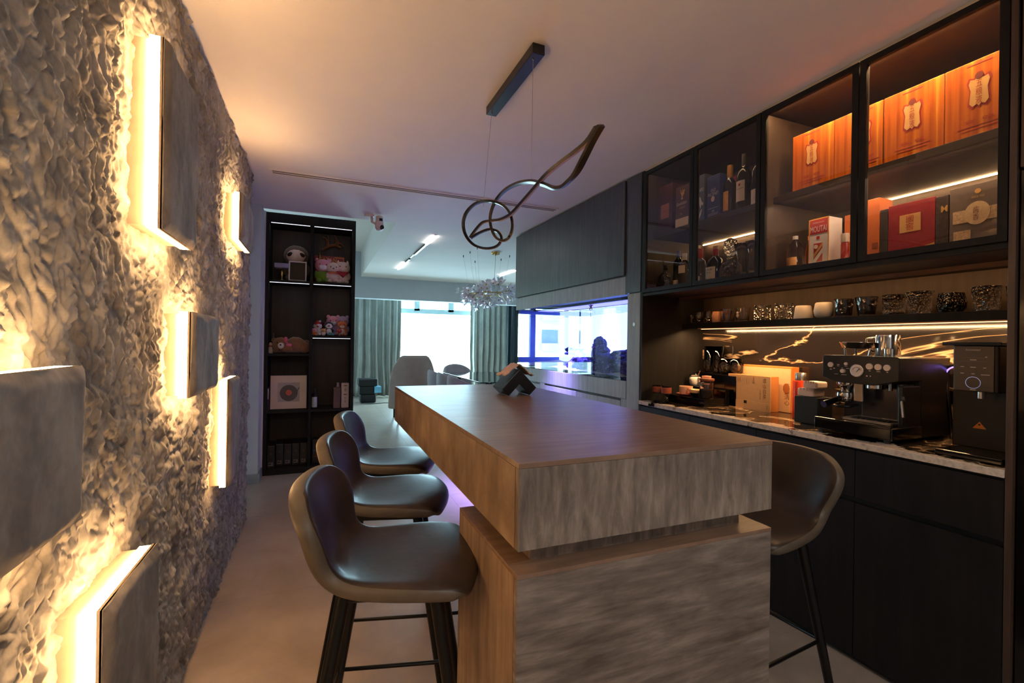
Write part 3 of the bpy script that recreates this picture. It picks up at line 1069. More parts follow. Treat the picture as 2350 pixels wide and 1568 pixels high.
# ---- worktop and base cabinets
wt = thing('worktop', 'polished black marble worktop with a cream band along its front edge', 'worktop', (2.075, 1.735, CT))
obj('slab', MB().box(2.075, .796, .899, BX, 2.686, CT), top_marble, wt, bevel=.002)
ys = [.796, 1.2585, 1.738, 2.2055, 2.688]
names = ['nearest the end panel', 'second from the end panel', 'third from the end panel', 'beside the tall aquarium unit']
for i in range(4):
    a, b = ys[i], ys[i + 1]
    t = thing('base_cabinet', 'dark oak base cabinet ' + names[i], 'cabinet', (FX, (a + b) / 2, 0), 'dark oak base cabinets below the worktop')
    obj('body', MB().box(FX + .022, a, .02, BX, b, .898), black_matte, t)
    obj('drawer', MB().box(FX, a + .0015, .690, FX + .02, b - .0015, .888), oak, t, bevel=.001)
    obj('door', MB().box(FX, a + .0015, .025, FX + .02, b - .0015, .668), oak, t, bevel=.001)
    obj('plinth', MB().box(FX + .03, a, 0, FX + .06, b, .024), black_matte, t)
tag(obj('end_panel', MB().box(FX - .004, .777, 0, 2.68, .795, 2.535), streak_mat('brown_oak', S(58, 44, 36), S(72, 54, 44), S(88, 68, 56), (30, 30, 2), rough=.45), bevel=.001),
    'narrow brown oak end panel standing right of the worktop', 'panel')
tc_ = thing('tall_cabinet', 'dark tall cabinet at the right edge beyond the end panel', 'cabinet', (FX, .47, 0))
obj('body', MB().box(FX + .022, .17, 0, 2.68, .775, 2.535), black_matte, tc_)
obj('upper_door', MB().box(FX, .172, 1.91, FX + .02, .770, 2.53), MATS['brown_oak'], tc_, bevel=.001)
obj('oven_front', MB().box(FX + .008, .172, .02, FX + .02, .770, 1.90), black_gloss, tc_)

# ================================================================ ISLAND
isl = thing('island', 'stone look kitchen island with a thick overhanging top and shadow gap', 'island', (.81, 1.9, 0))
IX0, IX1, IY0, IY1 = .4135, 1.205, .951, 2.795
E_ = .0125
obj('top_panel', MB().box(IX0, IY0, 1.05 - E_, IX1, IY1, 1.05), trav_top, isl, bevel=.0012)
obj('front_fascia', MB().box(IX0 + .001, IY0, .853, IX1 - .001, IY0 + .02, 1.05 - E_ - .0004), trav_front, isl, bevel=.0008)
obj('back_fascia', MB().box(IX0 + .001, IY1 - .02, .853, IX1 - .001, IY1, 1.05 - E_ - .0004), trav_front, isl)
obj('left_fascia', MB().box(IX0, IY0 + .0204, .853, IX0 + .02, IY1 - .0204, 1.05 - E_ - .0004), trav_side, isl, bevel=.0008)
obj('right_fascia', MB().box(IX1 - .02, IY0 + .0204, .853, IX1, IY1 - .0204, 1.05 - E_ - .0004), trav_side, isl)
obj('soffit', MB().box(IX0 + .02, IY0 + .02, .853, IX1 - .02, IY1 - .02, .87), trav_side, isl)
IY2 = 1.41                                   # the base carries only the near part; the top cantilevers
obj('spacer', MB().box(IX0 + .06, IY0 + .06, .80, IX1 - .06, IY2 - .04, .853), trav_front, isl)
obj('base_cap', MB().box(IX0, IY0, .79, IX1, IY2, .80), trav_top, isl, bevel=.0008)
obj('base_front', MB().box(IX0 + .0005, IY0 + .0005, 0, IX1 - .0005, IY0 + .02, .7896), trav_h, isl, bevel=.0008)
obj('base_left', MB().box(IX0, IY0 + .0204, 0, IX0 + .02, IY2, .7896), trav_sv, isl)
obj('base_right', MB().box(IX1 - .02, IY0 + .0204, 0, IX1, IY2, .7896), trav_sv, isl)
obj('base_back', MB().box(IX0 + .02, IY2 - .02, 0, IX1 - .02, IY2, .7896), trav_h, isl)

# tissue holder on the island: chevron of two square limbs, tissue coming out of the top
th_ = thing('tissue_holder', 'black chevron shaped tissue holder standing on the island', 'tissue box', (.937, 2.225, 1.05), rz=.02)
tm = M('black_satin', S(14, 15, 18), .28, var=.05)
s2 = math.sqrt(.5)
A_, W_ = .134, .053
ap = (0, (A_ + 0) * s2 + W_ * 0)
apx = (A_ + W_) * s2 - .0
prof_ = []
top = (0, A_ * s2 + W_ * s2 * .55)
L_ = .134
o1 = (-L_ * s2, top[1] - L_ * s2)
i1 = (o1[0] + W_ * s2, o1[1] - W_ * s2)
inn = (0, top[1] - W_ * 2 * s2)
poly = [i1, inn, (-i1[0], i1[1]), (-o1[0], o1[1]), top, o1]
zmin = min(p[1] for p in poly)
poly = [(p[0], p[1] - zmin) for p in poly]
WL[th_.name] = Vector((0, 0, 0))
obj('body', MB().prism(poly, (0, -.06, 0), (1, 0, 0), (0, 0, 1), (0, -1, 0), .13), tm, th_, bevel=.0015)
ztop = top[1] - zmin
tis = M('pink_tissue', S(226, 192, 176), .9, var=.05)
P = []
for i in range(15):
    s_ = (i - 7) / 7
    row = []
    for k in range(7):
        u_ = (k - 3) / 3
        x = s_ * .082
        z = ztop + .016 - abs(x) * .70 + .012 * (1 - s_ * s_) + .010 * mnoise.noise(Vector((s_ * 3, u_ * 2, 4))) + .006 * mnoise.noise(Vector((s_ * 9, u_ * 7, 1)))
        if abs(s_) > .8:
            z += .010
        row.append((x, .0 + u_ * .055 + .006 * mnoise.noise(Vector((s_ * 4, u_, 9))), z))
    P.append(row)
o = obj('tissue', MB().grid(P), tis, th_, smooth=True)
so = o.modifiers.new('solid', 'SOLIDIFY')
so.thickness = .003
WL[th_.name] = Vector(th_.location)

# ================================================================ BAR STOOLS
def bar_stool():
    t = thing('bar_stool', 'x', 'bar stool', (0, 0, 0), 'leather bar stools at the island')
    #        x      z     half-width  side lift   wrap
    prof = [(.226, .660, .135, -.012, -.03), (.244, .690, .180, -.022, -.04), (.228, .718, .208, -.026, -.03), (.18, .731, .224, -.018, 0), (.115, .728, .226, -.006, 0), (.045, .719, .218, .006, 0),
            (-.03, .711, .202, .014, .0), (-.10, .708, .184, .020, .01), (-.150, .722, .172, .022, .03), (-.178, .756, .172, .012, .045), (-.192, .802, .190, .0, .055),
            (-.202, .852, .206, -.004, .055), (-.212, .898, .205, -.012, .045), (-.220, .930, .180, -.016, .035), (-.224, .950, .125, -.010, .018)]
    P = []
    for x, z, hw, lift, wrap in prof:
        row = []
        for k in range(11):
            v_ = (5 - k) / 5
            row.append((x + wrap * abs(v_) ** 2.2, hw * v_, z + lift * abs(v_) ** 2.5))
        P.append(row)
    o = obj('seat_shell', MB().grid(P), [leather_in, leather_out], t, smooth=True)
    so = o.modifiers.new('solid', 'SOLIDIFY')
    so.thickness = .046
    so.offset = -1
    so.material_offset = 1
    so.material_offset_rim = 1
    sb = o.modifiers.new('sub', 'SUBSURF')
    sb.levels = sb.render_levels = 2
    # piped seam that follows the rim
    rim = [P[i][0] for i in range(len(P))] + [P[-1][k] for k in range(1, 11)] + [P[i][10] for i in range(len(P) - 2, -1, -1)] + [P[0][k] for k in range(9, 0, -1)]
    obj('under_plate', MB().box(-.12, -.12, .640, .12, .12, .668), black_metal, t, bevel=.006)
    for sx in (-1, 1):
        for sy in (-1, 1):
            obj('leg', MB().cyl((sx * .115, sy * .105, .672), (sx * .225, sy * .185, 0), .019, .013, n=14), black_metal, t, smooth=True, auto=40)
    k_ = (.672 - .29) / .672
    fx_, fy_ = .115 + .11 * k_, .105 + .08 * k_
    loop = [(-fx_, -fy_, .29), (fx_, -fy_, .29), (.275, -fy_ + .005, .29), (.305, -fy_ + .035, .29), (.305, fy_ - .035, .29), (.275, fy_ - .005, .29), (fx_, fy_, .29), (-fx_, fy_, .29)]
    obj('foot_rail', MB().tube(loop, .0065, 8, closed=True), black_metal, t, smooth=True)
    return t


bsn = bar_stool()
sp = [((.208, 1.355), -.25, 'leather bar stool nearest the camera on the stone wall side'), ((.268, 1.92), -.25, 'middle leather bar stool of the three on the stone wall side'),
      ((.342, 2.48), -.25, 'farthest leather bar stool on the stone wall side'), ((1.45, 1.23), PI + .1, 'leather bar stool on the cabinet side of the island, partly hidden')]
for i, (xy, rz, lb) in enumerate(sp):
    if i:
        copy_tree(bsn, (xy[0], xy[1], 0), rz, lb)
bsn.location = (sp[0][0][0], sp[0][0][1], 0)
bsn.rotation_euler = (0, 0, sp[0][1])
bsn['label'] = sp[0][2]

# ================================================================ PENDANT LAMP
pl = thing('pendant_lamp', 'black looping ribbon pendant lamp hung on two wires over the island', 'pendant lamp', (.8, 2.0, CEIL))
obj('canopy', MB().box(.783, 1.725, CEIL - .042, .838, 2.30, CEIL), M('black_canopy', S(16, 15, 18), .3), pl, bevel=.003)
PTS = [(0.8, 1.259, 2.003), (0.811, 1.333, 1.99), (0.809, 1.42, 1.982), (0.802, 1.522, 1.975), (0.8, 1.632, 1.966), (0.801, 1.746, 1.945), (0.801, 1.862, 1.923), (0.8, 1.979, 1.904), (0.796, 2.089, 1.906), (0.778, 2.177, 1.918), (0.751, 2.231, 1.919), (0.722, 2.253, 1.885), (0.696, 2.249, 1.842), (0.732, 2.227, 1.863), (0.771, 2.192, 1.877), (0.805, 2.158, 1.863), (0.821, 2.146, 1.828), (0.802, 2.161, 1.792), (0.754, 2.185, 1.781), (0.694, 2.189, 1.794), (0.646, 2.17, 1.832), (0.624, 2.142, 1.882), (0.635, 2.12, 1.932), (0.68, 2.106, 1.975), (0.739, 2.09, 1.986), (0.787, 2.059, 1.967), (0.812, 2.019, 1.919), (0.817, 1.998, 1.858), (0.813, 2.017, 1.815), (0.806, 2.072, 1.803), (0.792, 2.137, 1.827), (0.78, 2.179, 1.88), (0.772, 2.178, 1.941), (0.777, 2.128, 1.997), (0.789, 2.033, 2.026), (0.801, 1.909, 2.022), (0.809, 1.782, 1.993), (0.809, 1.669, 1.948), (0.807, 1.578, 1.907), (0.806, 1.506, 1.888), (0.8, 1.445, 1.887), (0.8, 1.39, 1.9), (0.803, 1.338, 1.939), (0.8, 1.287, 1.97), (0.8, 1.239, 1.997)]


def spline(pts, per=4):
    out = []
    pts = [Vector(p) for p in pts]
    n = len(pts)
    for i in range(n - 1):
        p0, p1, p2, p3 = pts[max(0, i - 1)], pts[i], pts[i + 1], pts[min(n - 1, i + 2)]
        for k in range(per):
            t = k / per
            out.append(.5 * ((2 * p1) + (p2 - p0) * t + (2 * p0 - 5 * p1 + 4 * p2 - p3) * t * t + (3 * p1 - p0 - 3 * p2 + p3) * t ** 3))
    out.append(pts[-1])
    return out


cl_ = spline(PTS)
n = len(cl_)
cen = Vector((.74, 2.0, 1.9))


def ribbon(w, th, shift=0.0, flip=False):
    vs, fs = [], []
    for i, p in enumerate(cl_):
        t = (cl_[min(i + 1, n - 1)] - cl_[max(i - 1, 0)]).normalized()
        a = i / (n - 1)
        wd = Vector((.45, .85, .12))          # the flat side is seen mostly edge on
        if a > .86:
            k = min(1, (a - .86) / .08)
            wd = wd.lerp(Vector((.9, -.3, .5)), k)
        elif a < .05:
            wd = wd.lerp(Vector((.9, -.3, .5)), 1 - a / .05)
        wd = (wd - t * wd.dot(t)).normalized()
        nn = t.cross(wd)
        for sx, sy in ((-1, -1), (1, -1), (1, 1), (-1, 1)):
            vs.append(p + wd * (sx * w / 2) + nn * (sy * th / 2 + shift))
    for i in range(n - 1):
        for k in range(4):
            k2 = (k + 1) % 4
            fs.append((i * 4 + k, i * 4 + k2, i * 4 + 4 + k2, i * 4 + 4 + k))
    fs += [(3, 2, 1, 0), tuple((n - 1) * 4 + k for k in range(4))]
    return MB().add(vs, fs)


obj('ribbon', ribbon(.026, .0105), M('black_ribbon', S(22, 19, 19), .32, var=.05), pl, smooth=True, auto=50)
obj('diffuser', ribbon(.016, .003, .0055), copper, pl, smooth=True, auto=50)
for (x, y, z) in ((.80, 1.758, 1.985), (.80, 2.26, 2.01)):
    xx = .809 if y < 2 else .739
    yy = 1.76 if y < 2 else 2.10
    obj('wire', MB().cyl((x, y, CEIL - .042), (x if y < 2 else .742, y if y < 2 else 2.2, z - (.0 if y < 2 else .02)), .0011, n=6), steel, pl)
    obj('wire_grip', MB().cyl((x, y, CEIL - .052), (x, y, CEIL - .042), .004, n=8), chrome, pl)
# ================================================================ BOOKCASE AND WHAT STANDS ON IT
BY = 5.03
bk = thing('bookcase', 'tall dark open bookcase at the end of the passage, two columns of shelves', 'bookcase', (-.085, BY, 0))
bx0, bx1, bt = -.487, .329, 2.532
obj('side', MB().box(bx0, BY, 0, bx0 + .03, BY + .37, bt), oak, bk, bevel=.001)
obj('side', MB().box(bx1 - .03, BY, 0, bx1, BY + .37, bt), oak, bk, bevel=.001)
obj('divider', MB().box(-.093, BY + .003, .06, -.069, BY + .35, 2.46), oak, bk)
obj('top', MB().box(bx0 + .03, BY, 2.44, bx1 - .03, BY + .37, bt), oak, bk)
obj('plinth', MB().box(bx0 + .03, BY, 0, bx1 - .03, BY + .35, .06), oak, bk)
obj('back_panel', MB().box(bx0 + .03, BY + .35, .0, bx1 - .03, BY + .37, bt), oak_in, bk)
SHL = [(-.457, -.093, 1.888), (-.069, .299, 1.888), (-.457, -.093, 1.172), (-.069, .299, 1.353), (-.457, -.093, .617), (-.069, .299, .617)]
for x0, x1, z in SHL:
    obj('shelf', MB().box(x0, BY + .003, z - .022, x1, BY + .35, z), oak, bk, bevel=.001)
for x0, x1, z in ((-.445, -.10, 2.439), (-.062, .292, 2.439), (-.45, -.10, 1.865), (-.062, .292, 1.865), (-.062, .292, 1.330)):
    obj('led_strip', MB().box(x0, BY + .012, z - .004, x1, BY + .018, z), led_cool, bk)
    area_light('shelf_glow', ((x0 + x1) / 2, BY + .06, z - .012), (0, .2, -1), x1 - x0, .02, (.8, .85, 1), .05, bk)


def fluff(name, parts, mat, parent, sc=.003, sub=1):
    """soft toy body: ellipsoids joined, gently lumpy"""
    m = MB()
    for c, rx, ry, rz in parts:
        k0 = len(m.v)
        m.ell(c, rx, ry, rz, 16, 10)
        for i in range(k0, len(m.v)):
            p = Vector(m.v[i])
            m.v[i] = tuple(p + (p - Vector(c)).normalized() * sc * mnoise.noise(p * 60))
    return obj(name, m, mat, parent, smooth=True)


def plush_mat(nm, c):
    return M(nm, c, .95, var=.10, vs=60, spec=.1, sheen=.5, bmp=.35, bs=220)


cream_p = plush_mat('cream_plush', S(226, 200, 184))
pink_p = plush_mat('pink_plush', S(226, 150, 168))
brown_p = plush_mat('brown_plush', S(140, 92, 58))
taupe_p = plush_mat('taupe_plush', S(112, 88, 70))
white_p = plush_mat('white_plush', S(226, 222, 226))
orange_p = plush_mat('orange_plush', S(206, 110, 50))
black_p = plush_mat('black_plush', S(22, 22, 26))
green_p = plush_mat('green_plush', S(110, 150, 40))
lilac_p = plush_mat('lilac_plush', S(190, 160, 196))
red_c = M('red_cloth', S(150, 24, 28), .8)
eye_m = M('eye_bead', S(14, 12, 12), .15)


def plush(name, label, c, h, body, head, parts, grp='soft toys on the bookcase', ear=None, eyes=True, nose=True):
    """seated soft toy facing the camera; c is the base point on the shelf, h its height"""
    t = thing(name, label, 'soft toy', c, grp)
    c = (c[0], c[1], c[2] + .003)
    x, y, z = c
    fluff('body', [((x, y, z + .27 * h), .27 * h, .22 * h, .27 * h), ((x - .16 * h, y - .14 * h, z + .09 * h), .10 * h, .13 * h, .09 * h), ((x + .16 * h, y - .14 * h, z + .09 * h), .10 * h, .13 * h, .09 * h),
                   ((x - .25 * h, y - .06 * h, z + .33 * h), .08 * h, .09 * h, .15 * h), ((x + .25 * h, y - .06 * h, z + .33 * h), .08 * h, .09 * h, .15 * h)], body, t)
    hc = Vector((x, y - .03 * h, z + .70 * h))
    hd = fluff('head', [(hc, .31 * h, .25 * h, .27 * h)], head, t)
    for sx in (-1, 1):
        if ear == 'round':
            fluff('ear', [(hc + Vector((sx * .22 * h, .02 * h, .22 * h)), .09 * h, .05 * h, .09 * h)], head, t)
        elif ear == 'point':
            obj('ear', MB().lathe([(.09 * h, -.02 * h), (.05 * h, .09 * h), (0, .17 * h)], hc.x + sx * .19 * h, hc.y, hc.z + .17 * h, 10, sy=.5), head, t, smooth=True)
        elif ear == 'flop':
            fluff('ear', [(hc + Vector((sx * .29 * h, -.02 * h, .03 * h)), .07 * h, .08 * h, .14 * h)], head, t)
        if eyes:
            obj('eye', MB().ell(hc + Vector((sx * .12 * h, -.215 * h, .03 * h)), .028 * h, .02 * h, .028 * h, 8, 6), eye_m, hd, smooth=True)
    if nose:
        obj('nose', MB().ell(hc + Vector((0, -.25 * h, -.045 * h)), .034 * h, .02 * h, .026 * h, 8, 6), eye_m, hd, smooth=True)
    for nm, m_, kind in parts:
        if kind == 'scarf':
            obj(nm, MB().tube([(x + .21 * h * math.cos(a * PI / 8), y - .02 * h + .19 * h * math.sin(a * PI / 8), z + .47 * h) for a in range(16)], .055 * h, 8, closed=True), m_, t, smooth=True)
        elif kind == 'bandana':
            P_ = [[(x + s_ / 6 * .26 * h * (1 - .0 * k), y - .235 * h - .02 * h * k, z + (.50 - .26 * k / 3 * (1 - abs(s_) / 6.5)) * h) for k in range(4)] for s_ in range(-6, 7)]
            o_ = obj(nm, MB().grid(P_), m_, t, smooth=True)
            o_.modifiers.new('solid', 'SOLIDIFY').thickness = .006
        elif kind == 'muzzle':
            fluff(nm, [(hc + Vector((0, -.19 * h, -.08 * h)), .15 * h, .08 * h, .11 * h)], m_, hd)
        elif kind == 'belly':
            fluff(nm, [((x, y - .10 * h, z + .27 * h), .20 * h, .15 * h, .22 * h)], m_, t)
        elif kind == 'horn':
            obj(nm, MB().lathe([(.06 * h, 0), (.05 * h, .1 * h), (.035 * h, .22 * h), (0, .36 * h)], hc.x - .13 * h, hc.y, hc.z + .20 * h, 10), m_, t, smooth=True)
        elif kind == 'hat':
            obj(nm, MB().lathe([(.27 * h, .10 * h), (.26 * h, .17 * h), (.16 * h, .30 * h), (.04 * h, .42 * h), (0, .43 * h)], hc.x, hc.y, hc.z, 16, sy=.8), m_, t, smooth=True)
            fluff('pompom', [(hc + Vector((.16 * h, -.05 * h, .36 * h)), .075 * h, .075 * h, .075 * h)], white_p, t)
        elif kind == 'beak':
            obj(nm, MB().lathe([(.10 * h, 0), (.06 * h, .07 * h), (0, .12 * h)], hc.x, hc.y - .22 * h, hc.z - .03 * h, 10, R=Matrix.Rotation(PI / 2, 3, 'X')), m_, hd, smooth=True)
        elif kind == 'mask':
            fluff(nm, [(hc + Vector((0, -.09 * h, -.02 * h)), .25 * h, .19 * h, .20 * h)], m_, hd)
        elif kind == 'patches':
            for sx in (-1, 1):
                obj('eye_patch', MB().ell(hc + Vector((sx * .13 * h, -.205 * h, .0)), .085 * h, .07 * h, .055 * h, 12, 8, R=Matrix.Rotation(sx * .5, 3, 'Y')), m_, hd, smooth=True)
        elif kind == 'button':
            for dz in (.18, .30, .40):
                obj(nm, MB().ell((x, y - .225 * h, z + dz * h), .025 * h, .015 * h, .025 * h, 8, 6), m_, t, smooth=True)
    return t


yi = 5.15
# upper left bay
slo = plush('plush_sloth', 'brown sloth soft toy peeping over the white framed dark picture', (-.228, 5.24, 1.889), .385, taupe_p, taupe_p, [('face', cream_p, 'mask'), ('eye_patch', M('dark_brown_felt', S(44, 28, 22), .9), 'patches')])
pf = thing('photo_frame', 'white framed dark glossy picture in front of the sloth', 'picture frame', (-.209, 5.10, 1.889))
R_ = Matrix.Rotation(-.06, 3, 'X')
fm = MB()
for (cx, cz, w, h) in ((-.284, 1.988, .012, .196), (-.134, 1.988, .012, .196), (-.209, 2.082, .162, .012), (-.209, 1.896, .162, .012)):
    fm.obox((cx, 5.10 + (cz - 1.889) * .06, cz), w, .02, h, R_)
obj('frame', fm, M('frame_white', S(214, 196, 190), .5), pf, bevel=.002)
obj('picture', MB().obox((-.209, 5.108, 1.988), .146, .008, .18, R_), M('picture_black', S(12, 11, 12), .25, spec=.25), pf)
lp_ = thing('table_lamp', 'small gold lamp with a flat white box shade beside the sloth', 'lamp', (-.352, 5.13, 1.889))
obj('base', MB().lathe([(.0, 0), (.028, 0), (.028, .008), (.008, .02), (.012, .05), (.020, .075), (.008, .10), (.006, .125)], -.352, 5.13, 1.889, 16), brass, lp_, smooth=True)
obj('lamp_shade', MB().box(-.418, 5.08, 2.012, -.286, 5.18, 2.058), M('lamp_shade_grey', S(150, 148, 168), .7), lp_, bevel=.006)
# upper right bay
an = thing('antler_headband', 'brown felt antler headband hanging at the back of the top right bay', 'headband', (.11, 5.36, 2.25))
am = plush_mat('antler_felt', S(120, 66, 28))
obj('band', MB().tube([(.02, 5.345, 2.262), (.06, 5.345, 2.30), (.10, 5.345, 2.318), (.15, 5.345, 2.325), (.20, 5.345, 2.305)], .013, 8), am, an, smooth=True)
obj('antler', MB().tube([(.06, 5.345, 2.30), (.07, 5.34, 2.345), (.05, 5.335, 2.385), (.02, 5.33, 2.40)], .014, 8, 0, .004).tube([(.068, 5.34, 2.34), (.075, 5.335, 2.39), (.07, 5.33, 2.42)], .010, 8, 0, .003), am, an, smooth=True)
obj('antler', MB().tube([(.15, 5.345, 2.325), (.165, 5.34, 2.36), (.15, 5.335, 2.40), (.135, 5.33, 2.43)], .016, 8, 0, .004).tube([(.163, 5.34, 2.355), (.20, 5.335, 2.345), (.23, 5.33, 2.315)], .013, 8, 0, .004), am, an, smooth=True)
tb = thing('game_box', 'red board game box standing behind the soft toys in the top right bay', 'game box', (.085, 5.29, 1.889))
tbm = M('red_box', S(142, 34, 40), .5, var=.08)
obj('box', MB().box(-.06, 5.26, 1.889, .232, 5.33, 2.19), tbm, tb, bevel=.002)
text('lettering', 'CATAN', (.068, 5.26, 2.150), '-y', M('gold_print', S(206, 150, 70), .5), tb, w=.175, h=.045)
decal('gold_border', [(-.0, -.14), (.004, -.14), (.004, .0), (-.09, .0), (-.09, -.006), (.0, -.006)], (.224, 5.26, 2.182), '-y', MATS['gold_print'], tb)
plush('plush_unicorn', 'pink and white unicorn soft toy in green trousers with gold horn', (.024, 5.15, 1.889), .25, green_p, pink_p, [('muzzle', white_p, 'muzzle'), ('horn', brass, 'horn')], ear='round', nose=False)
plush('plush_bear', 'white bear soft toy with an orange scarf in the top right bay', (.122, 5.12, 1.889), .22, cream_p, cream_p, [('scarf', M('orange_scarf', S(216, 120, 80), .9), 'scarf')], ear='flop')
plush('plush_goat', 'white goat soft toy wearing a red bandana in the top right bay', (.212, 5.13, 1.889), .235, cream_p, cream_p, [('bandana', red_c, 'bandana')], ear='point', nose=False)
# middle right bay
plush('plush_snowman', 'snowman soft toy in a red hat on the middle right shelf', (-.018, 5.12, 1.354), .135, white_p, white_p, [('hat', red_c, 'hat'), ('beak', orange_p, 'beak'), ('button', red_c, 'button')], nose=False)
plush('plush_penguin', 'black and white penguin soft toy with an orange beak', (.088, 5.12, 1.354), .145, black_p, black_p, [('belly', white_p, 'belly'), ('mask', white_p, 'mask'), ('beak', orange_p, 'beak')], nose=False)
plush('plush_bear', 'pink eared pale bear soft toy behind the penguin', (.13, 5.24, 1.354), .215, lilac_p, pink_p, [('muzzle', white_p, 'muzzle')], ear='round')
plush('plush_bear', 'lilac bear soft toy at the right behind the orange dog toy', (.222, 5.25, 1.354), .215, lilac_p, lilac_p, [], ear='round')
plush('plush_dog', 'orange and cream dog soft toy on the middle right shelf', (.215, 5.13, 1.354), .155, orange_p, orange_p, [('muzzle', cream_p, 'muzzle'), ('belly', cream_p, 'belly')], ear='point')
plush('plush_figure', 'small orange toy figure at the left end of the middle right shelf', (-.048, 5.08, 1.354), .072, orange_p, pink_p, [], ear='round')
plush('plush_figure', 'small gold toy figure between the snowman and the penguin', (.036, 5.075, 1.354), .070, cream_p, M('gold_plush', S(200, 150, 90), .6), [], ear='round')
rp = fluff('heart_cushion', [((.03, 5.29, 1.43), .075, .04, .075), ((.09, 5.30, 1.44), .06, .04, .07)], plush_mat('dark_red_plush', S(80, 22, 26)), None)
tag(rp, 'dark red soft cushion behind the snowman on the middle right shelf', 'cushion')
car = thing('toy_car', 'tiny teal toy car in front of the penguin', 'toy car', (.105, 5.06, 1.354))
obj('body', MB().box(.070, 5.05, 1.360, .140, 5.08, 1.376).box(.086, 5.052, 1.376, .126, 5.078, 1.388), M('teal_paint', S(50, 140, 130), .3), car, bevel=.004)
for wx in (.085, .125):
    obj('wheel', MB().cyl((wx, 5.047, 1.361), (wx, 5.083, 1.361), .007, n=12), black_matte, car)
pw = thing('lollipop_toy', 'small round red lollipop toy on a stick before the orange dog', 'toy', (.19, 5.06, 1.354))
obj('stick', MB().cyl((.19, 5.06, 1.354), (.19, 5.06, 1.395), .003, n=8), cream_p, pw)
obj('head', MB().ell((.19, 5.06, 1.404), .022, .010, .020, 14, 8), M('red_gloss', S(150, 16, 24), .2), pw, smooth=True)
# middle left bay: big bear lying down
tz = 1.173
tdy = thing('teddy_bear', 'large brown teddy bear lying on its side across the left shelf', 'soft toy', (-.26, 5.14, tz))
bod = fluff('body', [((-.22, 5.14, tz + .082), .10, .085, .082), ((-.145, 5.13, tz + .06), .065, .07, .058), ((-.13, 5.18, tz + .075), .06, .06, .06), ((-.285, 5.10, tz + .05), .06, .05, .045)], brown_p, tdy, .008)
hd = fluff('head', [((-.355, 5.12, tz + .082), .072, .066, .076)], brown_p, tdy, .006)
fluff('muzzle', [((-.345, 5.058, tz + .078), .028, .022, .030)], cream_p, hd)
obj('nose', MB().ell((-.347, 5.036, tz + .084), .008, .006, .007, 10, 6), eye_m, hd, smooth=True)
for dx, dz in ((-.385, .115), (-.368, .045)):
    obj('eye', MB().ell((dx + .008, 5.062, tz + dz - .01), .006, .005, .006, 8, 6), eye_m, hd, smooth=True)
fluff('ear', [((-.41, 5.12, tz + .13), .022, .018, .022)], brown_p, tdy)
fluff('ear', [((-.395, 5.11, tz + .028), .022, .018, .022)], brown_p, tdy)
bw = M('pink_ribbon', S(206, 96, 110), .6)
obj('ribbon_bow', MB().ell((-.305, 5.07, tz + .135), .02, .012, .03, 10, 6).ell((-.275, 5.055, tz + .085), .028, .012, .018, 10, 6).ell((-.295, 5.056, tz + .105), .012, .012, .012, 8, 6), bw, tdy, smooth=True)
stt = thing('figurine', 'small white and red figurine at the left end of the left shelf', 'figurine', (-.445, 5.11, tz))
obj('body', MB().lathe([(.022, 0), (.024, .03), (.012, .07), (.016, .085), (.010, .105), (0, .108)], -.440, 5.11, tz, 12), M('figurine_white', S(196, 176, 160), .6), stt, smooth=True)
obj('scarf', MB().tube([(-.440 + .014 * math.cos(a), 5.11 + .014 * math.sin(a), tz + .072) for a in (0, 1, 2, 3, 4, 5)], .006, 6, closed=True), red_c, stt, smooth=True)
tag(obj('incense_stick', MB().cyl((-.419, 5.17, tz), (-.419, 5.17, tz + .20), .004, n=8), M('grey_stick', S(120, 120, 124), .5)), 'thin grey stick standing behind the teddy bear head', 'stick')
# lower left bay: framed record
fr = thing('record_frame', 'framed picture of a record player in a wide pale mount', 'picture frame', (-.273, 5.12, .618))
obj('frame', MB().box(-.442, 5.11, .618, -.104, 5.135, .962), black_matte, fr, bevel=.002)
decal('mount', rect(.322, .328), (-.273, 5.11, .790), '-y', M('pale_mount', S(214, 184, 164), .7, var=.03), fr)
decal('print', rect(.195, .19), (-.272, 5.109, .79), '-y', M('print_grey', S(168, 150, 138), .6, var=.15, vs=4), fr)
decal('record', disc(.080, 32), (-.272, 5.108, .782), '-y', M('record_grey', S(86, 74, 66), .35, var=.1), fr)
decal('record_label', disc(.028, 20), (-.272, 5.107, .785), '-y', M('label_red', S(214, 96, 76), .5), fr)
decal('tone_arm', [(0, 0), (.006, 0), (.022, .05), (.034, .06), (.032, .066), (.016, .054)], (-.208, 5.107, .77), '-y', M('arm_dark', S(60, 54, 56), .4), fr)
ob_ = thing('book', 'slim pale book standing left of the framed record picture', 'book', (-.449, 5.12, .618))
obj('cover', MB().box(-.456, 5.07, .618, -.444, 5.23, .842), M('dark_cover', S(50, 36, 40), .5), ob_, bevel=.002)
decal('spine_label', rect(.009, .10), (-.450, 5.07, .78), '-y', M('spine_white', S(196, 180, 176), .6), ob_)
